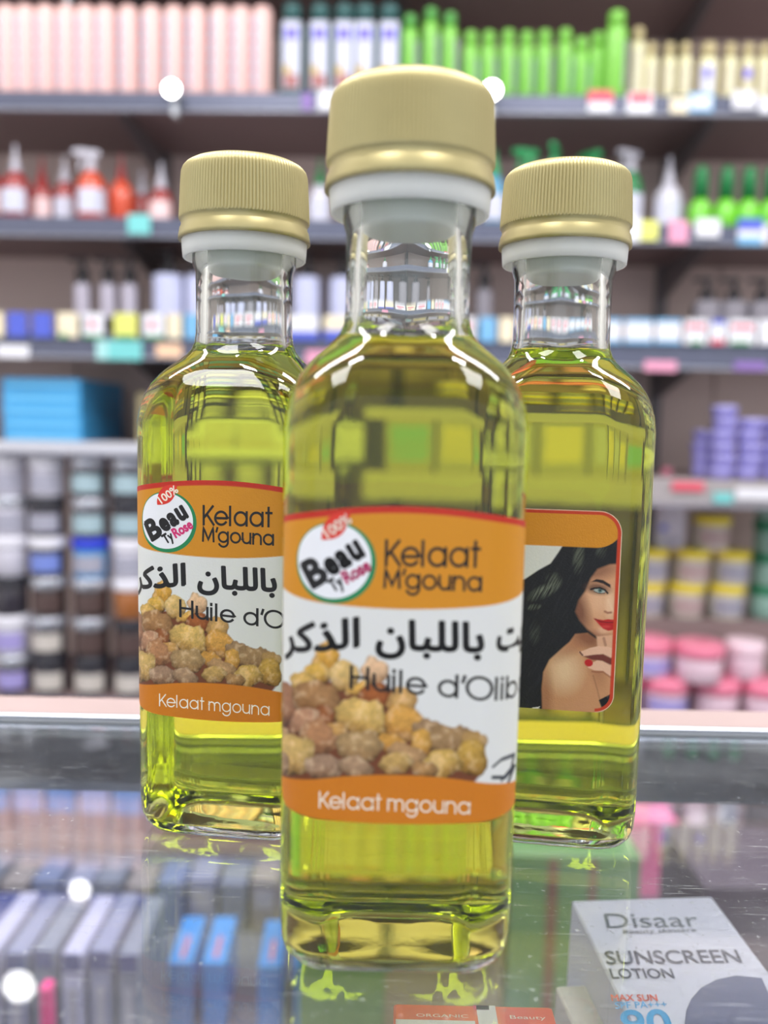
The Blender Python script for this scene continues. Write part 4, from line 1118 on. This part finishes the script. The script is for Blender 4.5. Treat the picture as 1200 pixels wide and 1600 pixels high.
for i, (px, z, off, rr, lid, txt) in enumerate([
        (1050, 0, .05, 37, lpk, 'pink-lidded jar in the front row, half behind the right bottle'), (1130, 0, .05, 37, lpk, 'pink-lidded jar in the middle of the front row'), (1210, 0, .04, 37, lpk, 'pink-lidded jar at the right edge of the photo'),
        (1020, 1, .06, 36, lpk, 'upper pink jar touching the right bottle edge'), (1100, 1, .03, 38, lpk, 'large pink-rimmed jar stacked in front'), (1172, 1, .06, 30, lpw, 'pink and white lidded jar at the right of the stacked ones'),
        (973, 0, .05, 37, lpk, 'pink jar seen through the right bottle'), (896, 0, .05, 37, lpk, 'second pink jar seen through the right bottle'), (940, 1, .05, 38, lpw, 'upper pink jar behind the right bottle'), (820, 0, .05, 38, lpk, 'pink jar behind the middle bottle')]):
    jar(px, zE + z * (hP * .86), off, rr * kp, hP * .86 - .0006, hP * .3, jpk, lid, lbv if i % 3 == 0 else None, txt, 'pink-lidded jars on the lower right shelf')
for i in range(4):
    jar(1202, zstep + i * hY * .95, .22, 30 * kk, hY * .95 - .0006, hY * .25, jtl, ltl, None, 'pale teal jar with green lid, %s from the bottom of its stack' % ORD[i], 'teal jars at the right edge')
# ---- row D middle, behind the bottles
for i, px in enumerate([250, 330, 410, 490]):
    t = stand('product_box', 'dull yellow carton on the fourth shelf, %s behind the left bottle' % ORD[i], 'box', px, 640, zDL, .08, 'yellow cartons behind the bottles')
    MB().bbox(-.057, .057, 0, .1, 0, .12, .002).build('box_body', mat('ochre_carton', (170, 158, 120), .5), t)
    MB().box(-.03, .03, -.0008, -.0002, .03, .07).build('box_print', cW, t)
for i, px in enumerate([640, 720, 800, 880, 960]):
    t = stand('product_box', 'pale carton on the fourth shelf, %s seen through the bottles' % ORD[i], 'box', px, 680, zDR, .08, 'pale cartons behind the bottles')
    MB().bbox(-.057, .057, 0, .1, 0, .14, .002).build('box_body', mat('pale_carton', (150, 146, 128), .5), t)
    MB().box(-.045, .045, -.0008, -.0002, .03, .10).build('box_print', [mat('muted_teal_print', (110, 160, 160), .5), mat('muted_ochre_print', (190, 176, 110), .5), lbg, mat('muted_ochre_print', (190, 176, 110), .5), lbg][i], t)

# ---- row F (floor level, seen through the counter glass)
bA = mat('blue_white_carton', (110, 150, 225), .45); bB = mat('rosy_brown_carton', (150, 120, 125), .5); bC = mat('slate_carton', (108, 122, 165), .5)
zf0 = float(on_shelf(300, 1350, .02)[2])
n = 0
for i in range(24):
    px = -60 + i * 52
    left = px < 560
    P = on_shelf(px, 1300, .04); k = mpp(P)
    t = thing('product_box', ('blue and rosy carton on the lowest shelf, %s from the left' % ORD[i]) if left else ('dull rosy carton on the lowest shelf, %s from the right' % ORD[23 - i]), 'box', (P[0], P[1], zF), SHA, 'cartons on the lowest shelf')
    w2 = 24 * k; h = .215 + (.02 if i % 5 == 2 else 0)
    MB().bbox(-w2, w2, 0, .08, 0, h, .002).build('box_body', bB, t)
    if left:
        MB().box(-w2 * .95, w2 * .95, -.0008, -.0002, .05, .125).build('box_print', bA if i % 2 else mat('lavender_print', (176, 180, 235), .5), t)
        MB().box(-w2 * .95, w2 * .95, -.0008, -.0002, h - .035, h - .005).build('box_print', mat('azure_print', (70, 140, 225), .5) if 2 < i < 8 else bB, t)
    else:
        MB().box(-w2 * .6, w2 * .6, -.0008, -.0002, .04, .18).build('box_print', [cPk, jpk, lbg][i % 3], t)

# ---- goods behind and inside the counter
def lying_box(name, label, A, Bp, Cp, thick, m, prints=(), group=None, cat='box'):
    """box whose top face has corners A (far left), Bp (far right), Cp (near left); thickness downwards"""
    A, Bp, Cp = map(np.asarray, (A, Bp, Cp))
    ex = Bp - A; wx = np.linalg.norm(ex); ex = ex / wx; ey = Cp - A; ey = ey - ex * (ey @ ex); wy = np.linalg.norm(ey); ey = ey / wy
    ez = np.cross(ex, -ey)
    if ez[2] < 0: ez = -ez
    t = thing(name, label, cat, A, 0, group)
    t.matrix_world = Matrix(((ex[0], -ey[0], ez[0], A[0]), (ex[1], -ey[1], ez[1], A[1]), (ex[2], -ey[2], ez[2], A[2]), (0, 0, 0, 1)))
    MB().bbox(0, wx, -wy, 0, -thick, 0, .0006).build('box_body', m, t)
    return t, wx, wy
zs = CZ - .052
A = below_glass(893, 1408, zs - .0); Bq = below_glass(1112, 1402, zs); Cn = below_glass(975, 1700, zs - .004)
M_sun = mat('white_carton', (216, 218, 236), .4, var=.02)
sun, wx, wy = lying_box('sunscreen_box', 'white and blue sunscreen lotion carton lying under the glass at lower right', A, Bq, Cn, .034, M_sun)
inkgr = mat('grey_ink', (104, 112, 122), .5); inkdk = mat('slate_ink', (74, 84, 104), .5); inkor = mat('orange_ink', (226, 92, 62), .5); inksk = mat('sky_ink', (74, 170, 226), .5); inkbd = mat('smoky_blue_print', (104, 110, 140), .5)
inv = np.linalg.inv(np.array(sun.matrix_world))
def sunloc(px, py):
    d = ray(px, py); nrm = np.array(sun.matrix_world)[:3, 2]; o0 = np.array(sun.matrix_world)[:3, 3]
    o1 = o0 + np.array([0, 0, GD]); P = CAM + d * (((o1 - CAM) @ nrm) / (d @ nrm)) - np.array([0, 0, GD]); q = inv @ np.array([*P, 1]); return q[0], q[1]
def suntext(txt, p0, p1, ptop, m, bold=0.0, ref=(0, .69)):
    """letters between baseline pixels p0 and p1, ptop = pixel of the cap line above p0"""
    v, f = font_mesh(txt)
    if bold: v, f = embolden(v, f, bold)
    a = np.array(sunloc(*p0)); b_ = np.array(sunloc(*p1)); c = np.array(sunloc(*ptop)); xs = [q[0] for q in v]; x0_, x1_ = min(xs), max(xs)
    vv = []
    for (x, y) in v:
        q = a + (b_ - a) * (x - x0_) / (x1_ - x0_) + (c - a) * (y - ref[0]) / (ref[1] - ref[0]); vv.append((q[0], q[1], .00025))
    new_obj('lettering', vv, f, m, sun, False)
suntext('Disaar', (948, 1452), (1094, 1450), (943, 1430), inkgr, .0)
suntext('Beauty skincare', (974, 1461), (1088, 1458), (973, 1455), inkgr, .01)
suntext('SUNSCREEN', (948, 1508), (1160, 1506), (943, 1488), inkdk, .012)
suntext('LOTION', (956, 1530), (1055, 1530), (951, 1515), inkdk, .012)
suntext('MAX SUN', (956, 1565), (1028, 1565), (954, 1555), inkor, .012)
suntext('SPF PA+++', (962, 1577), (1043, 1575), (960, 1567), inksk, .008)
suntext('90', (974, 1622), (1054, 1620), (967, 1580), inksk, .02)
pts = [sunloc(1070 + 0, 1600), sunloc(1072, 1580), sunloc(1080, 1562), sunloc(1095, 1545), sunloc(1120, 1532), sunloc(1150, 1526), sunloc(1190, 1530), sunloc(1240, 1640), sunloc(1075, 1640)]
new_obj('printed_shape', [(min(p[0], wx - .0005), p[1], .0002) for p in pts], [tuple(range(len(pts)))], inkbd, sun, False)
# supports so that nothing hangs in the air: stacked cartons on the inner shelf
zin = CZ - .15
def under(label, x0, x1, y0, y1_, ztop, m, group='plain cartons on the inner shelf of the counter'):
    o = MB().bbox(x0, x1, y0, y1_, zin, ztop - .0006, .001).build('storage_carton', m)
    tag(o, label, 'box', group); return o
M_grey = mat('grey_carton', (120, 128, 140), .6)
c1 = np.array(sun.matrix_world)
under('grey carton supporting the sunscreen box inside the counter', float(A[0]) + .004, float(A[0]) + .034, float(A[1]) - .05, float(A[1]) - .012, zs - .036, M_grey)
# small white carton left of the sunscreen box
z2 = CZ - .070
A2 = below_glass(868, 1540, z2); B2 = below_glass(915, 1538, z2); C2 = below_glass(885, 1640, z2)
wb, _, _ = lying_box('product_box', 'small plain white carton beside the sunscreen box', A2, B2, C2, .02, mat('off_white_carton', (216, 214, 205), .45))
under('grey carton supporting the small white carton', float(A2[0]), float(A2[0]) + .012, float(A2[1]) - .026, float(A2[1]) - .004, z2 - .0205, M_grey)
# orange and white carton under the front bottle
z3 = CZ - .045
A3 = below_glass(615, 1566, z3); B3 = below_glass(862, 1572, z3); C3 = below_glass(612, 1660, z3)
ob, ow, oh = lying_box('product_box', 'orange and white carton with pale lettering below the front bottle', A3, B3, C3, .03, mat('orange_carton', (232, 110, 60), .4))
def onbox(b, x0, x1, y0, y1_, m, name='printed_band'):
    new_obj(name, [(x0, -y1_, .0002), (x1, -y1_, .0002), (x1, -y0, .0002), (x0, -y0, .0002)], [(0, 1, 2, 3)], m, b, False)
onbox(ob, 0.0005, ow * .5, oh * .30, oh * .98, mat('white_print', (235, 232, 228), .4))
onbox(ob, ow * .52, ow * .64, .0005, oh * .98, mat('off_print', (225, 222, 222), .4))
onbox(ob, ow * .50, ow * .60, .0005, oh * .1, mat('magenta_print', (225, 90, 120), .4))
onbox(ob, ow * .66, ow * .995, oh * .06, oh * .98, mat('coral_print', (226, 92, 66), .4))
for txt, x0_, x1_ in (('ORGANIC', .14, .46), ('Beauty', .72, .94)):
    v, f = font_mesh(txt); xs = [p[0] for p in v]; a0, b0 = min(xs), max(xs)
    kx = (x1_ - x0_) * ow / (b0 - a0)
    new_obj('lettering', [(x0_ * ow + (p[0] - a0) * kx, -oh * .26 + p[1] * kx * .55, .0004) for p in v], f, INKW, ob, False)
under('grey carton supporting the orange and white carton', float(A3[0]) + .004, float(A3[0]) + .03, float(A3[1]) - .014, float(A3[1]) - .002, z3 - .0305, M_grey)
# ---- low desk on the seller side with cartons, seen through the glass
zd = CZ - .50
dk = thing('low_desk', 'low dark desk behind the glass counter with cartons on it', 'desk', (0, .38, 0))
MB().bbox(-.95, .95, 0, .76, zd - .025, zd, .003).build('desk_top', mat('desk_top_paint', (96, 100, 118), .45), dk)
for sx in (-1, 1): MB().bbox(sx * .93 - .02, sx * .93 + .02, .02, .74, 0, zd - .0255, .003).build('side_panel', M_frame, dk)
def desk_box(label, px0, px1, pyt, y, m, prints=(), d=.05, name='desk_carton', group='cartons on the low desk', turn=0):
    a = on_depth(px0, pyt, y); b_ = on_depth(px1, pyt, y)
    t = thing(name, label, 'box', ((a[0] + b_[0]) / 2, y, zd), turn, group); w2 = abs(b_[0] - a[0]) / 2; h = float(a[2]) - zd
    MB().bbox(-w2, w2, 0, d, 0, h, .002).build('box_body', m, t)
    for (u0, u1, v0, v1, pm) in prints: MB().box(-w2 + u0 * 2 * w2, -w2 + u1 * 2 * w2, -.001, -.0003, v0 * h, v1 * h).build('box_print', pm, t)
    return t
M_vg = mat('violet_grey_carton', (132, 138, 172), .45); M_lg = mat('lilac_grey_carton', (176, 178, 212), .45); M_nb = mat('navy_blue_print', (52, 66, 130), .5); M_gb0 = mat('greyblue_carton', (118, 126, 150), .5)
ms = [M_gb0, M_vg, bC, mat('warm_grey_carton', (140, 134, 140), .5)]
for i in range(10):
    px = -28 + i * 49
    desk_box('grey-blue carton in the back row on the low desk, %s from the left' % ORD[i], px - 21, px + 21, 1378 + (i * 7) % 12, .96, ms[(i * 3) % 4], ((.15, .85, .45, .8, lbg),) if i % 2 else (), group='back row of cartons on the low desk')
for i in range(6):
    px = -20 + i * 44
    desk_box('lavender carton in the front row on the low desk, %s from the left' % ORD[i], px - 17, px + 17, 1492 + (i * 5) % 9, .68, [M_lg, M_vg, M_gb0][i % 3], ((.1, .9, .9, 1, M_nb), (.3, .7, .1, .8, lbg)), group='front row of cartons on the low desk', d=.09)
desk_box('long navy carton lying between the two rows on the low desk', -60, 225, 1452, .80, M_nb, (), d=.06)
M_bc = mat('bright_blue_carton', (62, 140, 220), .4); M_bcr = mat('red_line_print', (190, 120, 150), .5)
def onb(b, x0, x1, y0, y1_, m): new_obj('box_print', [(x0, -y1_, .0004), (x1, -y1_, .0004), (x1, -y0, .0004), (x0, -y0, .0004)], [(0, 1, 2, 3)], m, b, False)
z4 = zd + .070
for i, (px, pt, pb_) in enumerate([(282, 1438, 1512), (330, 1438, 1512), (410, 1444, 1516), (462, 1444, 1516)]):
    A4 = on_level(px + 6, pt, z4); B4 = on_level(px + 40, pt, z4); C4 = on_level(px - 30, pb_, z4)
    bb, bw, bh = lying_box('slim_box', 'bright blue slanted carton on the low desk, %s from the left' % ORD[i], A4, B4, C4, .069, M_bc, group='blue slanted cartons on the low desk')
    onb(bb, bw * .40, bw * .62, bh * .45, bh * .9, M_bcr)
desk_box('magenta stick standing at lower left on the low desk', 60, 78, 1552, .60, mat('magenta_tube', (235, 40, 140), .3), d=.012)
M_gb = mat('green_carton', (106, 146, 102), .5); M_gr = mat('brown_stripe', (128, 92, 84), .5)
st_ = ((.28, .36, .0, .98, M_gr), (.60, .66, .0, .98, M_gr))
desk_box('tall green carton right of the front bottle on the low desk', 800, 1003, 1342, .74, M_gb, st_, d=.12)
desk_box('olive brown carton with a green edge below the front bottle on the low desk', 470, 792, 1352, .745, mat('olive_carton', (150, 136, 104), .5), ((.0, .42, .0, 1, mat('moss_print', (112, 140, 88), .5)),), d=.12)
desk_box('plum grey carton at the far right of the low desk', 1100, 1290, 1392, .74, mat('plum_carton', (92, 84, 98), .5), (), d=.12)
pkb = floor_box = None
a = on_depth(975, 1285, 1.08); b_ = on_depth(1060, 1285, 1.08)
desk_box('bright pink carton behind the green ones under the right bottle', 968, 1062, 1288, 1.05, mat('rose_carton', (226, 110, 160), .45), ((.1, .5, .5, .9, cPk),), d=.05)

# ---- clip-on spotlights at the shelf fronts (bright spots and their reflections)
def spot(P, label, r=.028, power=3.0, aim=R(0)):
    t = thing('clip_spotlight', label, 'lamp', P, SHA, 'small spotlights along the shelf fronts')
    mb = MB(); v, f = lathe([(0, r), (.05, r * .8), (.055, r * .5)], 4)
    new_obj('lamp_head', [(p[0], p[2], p[1]) for p in v], [q[::-1] for q in f], M_alu, t)
    v, f = lathe([(0, r * .86), (.003, r * .84), (.004, r * .5)], 4)
    new_obj('lamp_lens', [(p[0], -p[2], p[1]) for p in v], f, mat('lamp_glow', (255, 252, 250), .4, emit=power * 6), t)
    MB().bbox(-.006, .006, .02, .05, -.05, 0, .002).build('clip', M_alu, t)
    return t
def refl(px, py, y):                                       # where a lamp must hang to be mirrored by the counter glass at this pixel
    d = ray(px, py); g_ = CAM + d * ((CZ - CAM[2]) / d[2]); dd = d * np.array([1, 1, -1]); return g_ + dd * ((y - g_[1]) / dd[1])
spot(on_shelf(268, 139, -.05), 'small bright spotlight on the top shelf edge above the left gold cap', .018)
spot(on_shelf(769, 141, -.05), 'small bright spotlight on the top shelf edge beside the front gold cap', .019)
spot(refl(125, 1390, 2.07), 'small spotlight above the top shelf, mirrored in the counter glass', .027)
spot(refl(30, 1540, 1.96), 'highest small spotlight, mirrored at the lower left of the counter glass', .042)
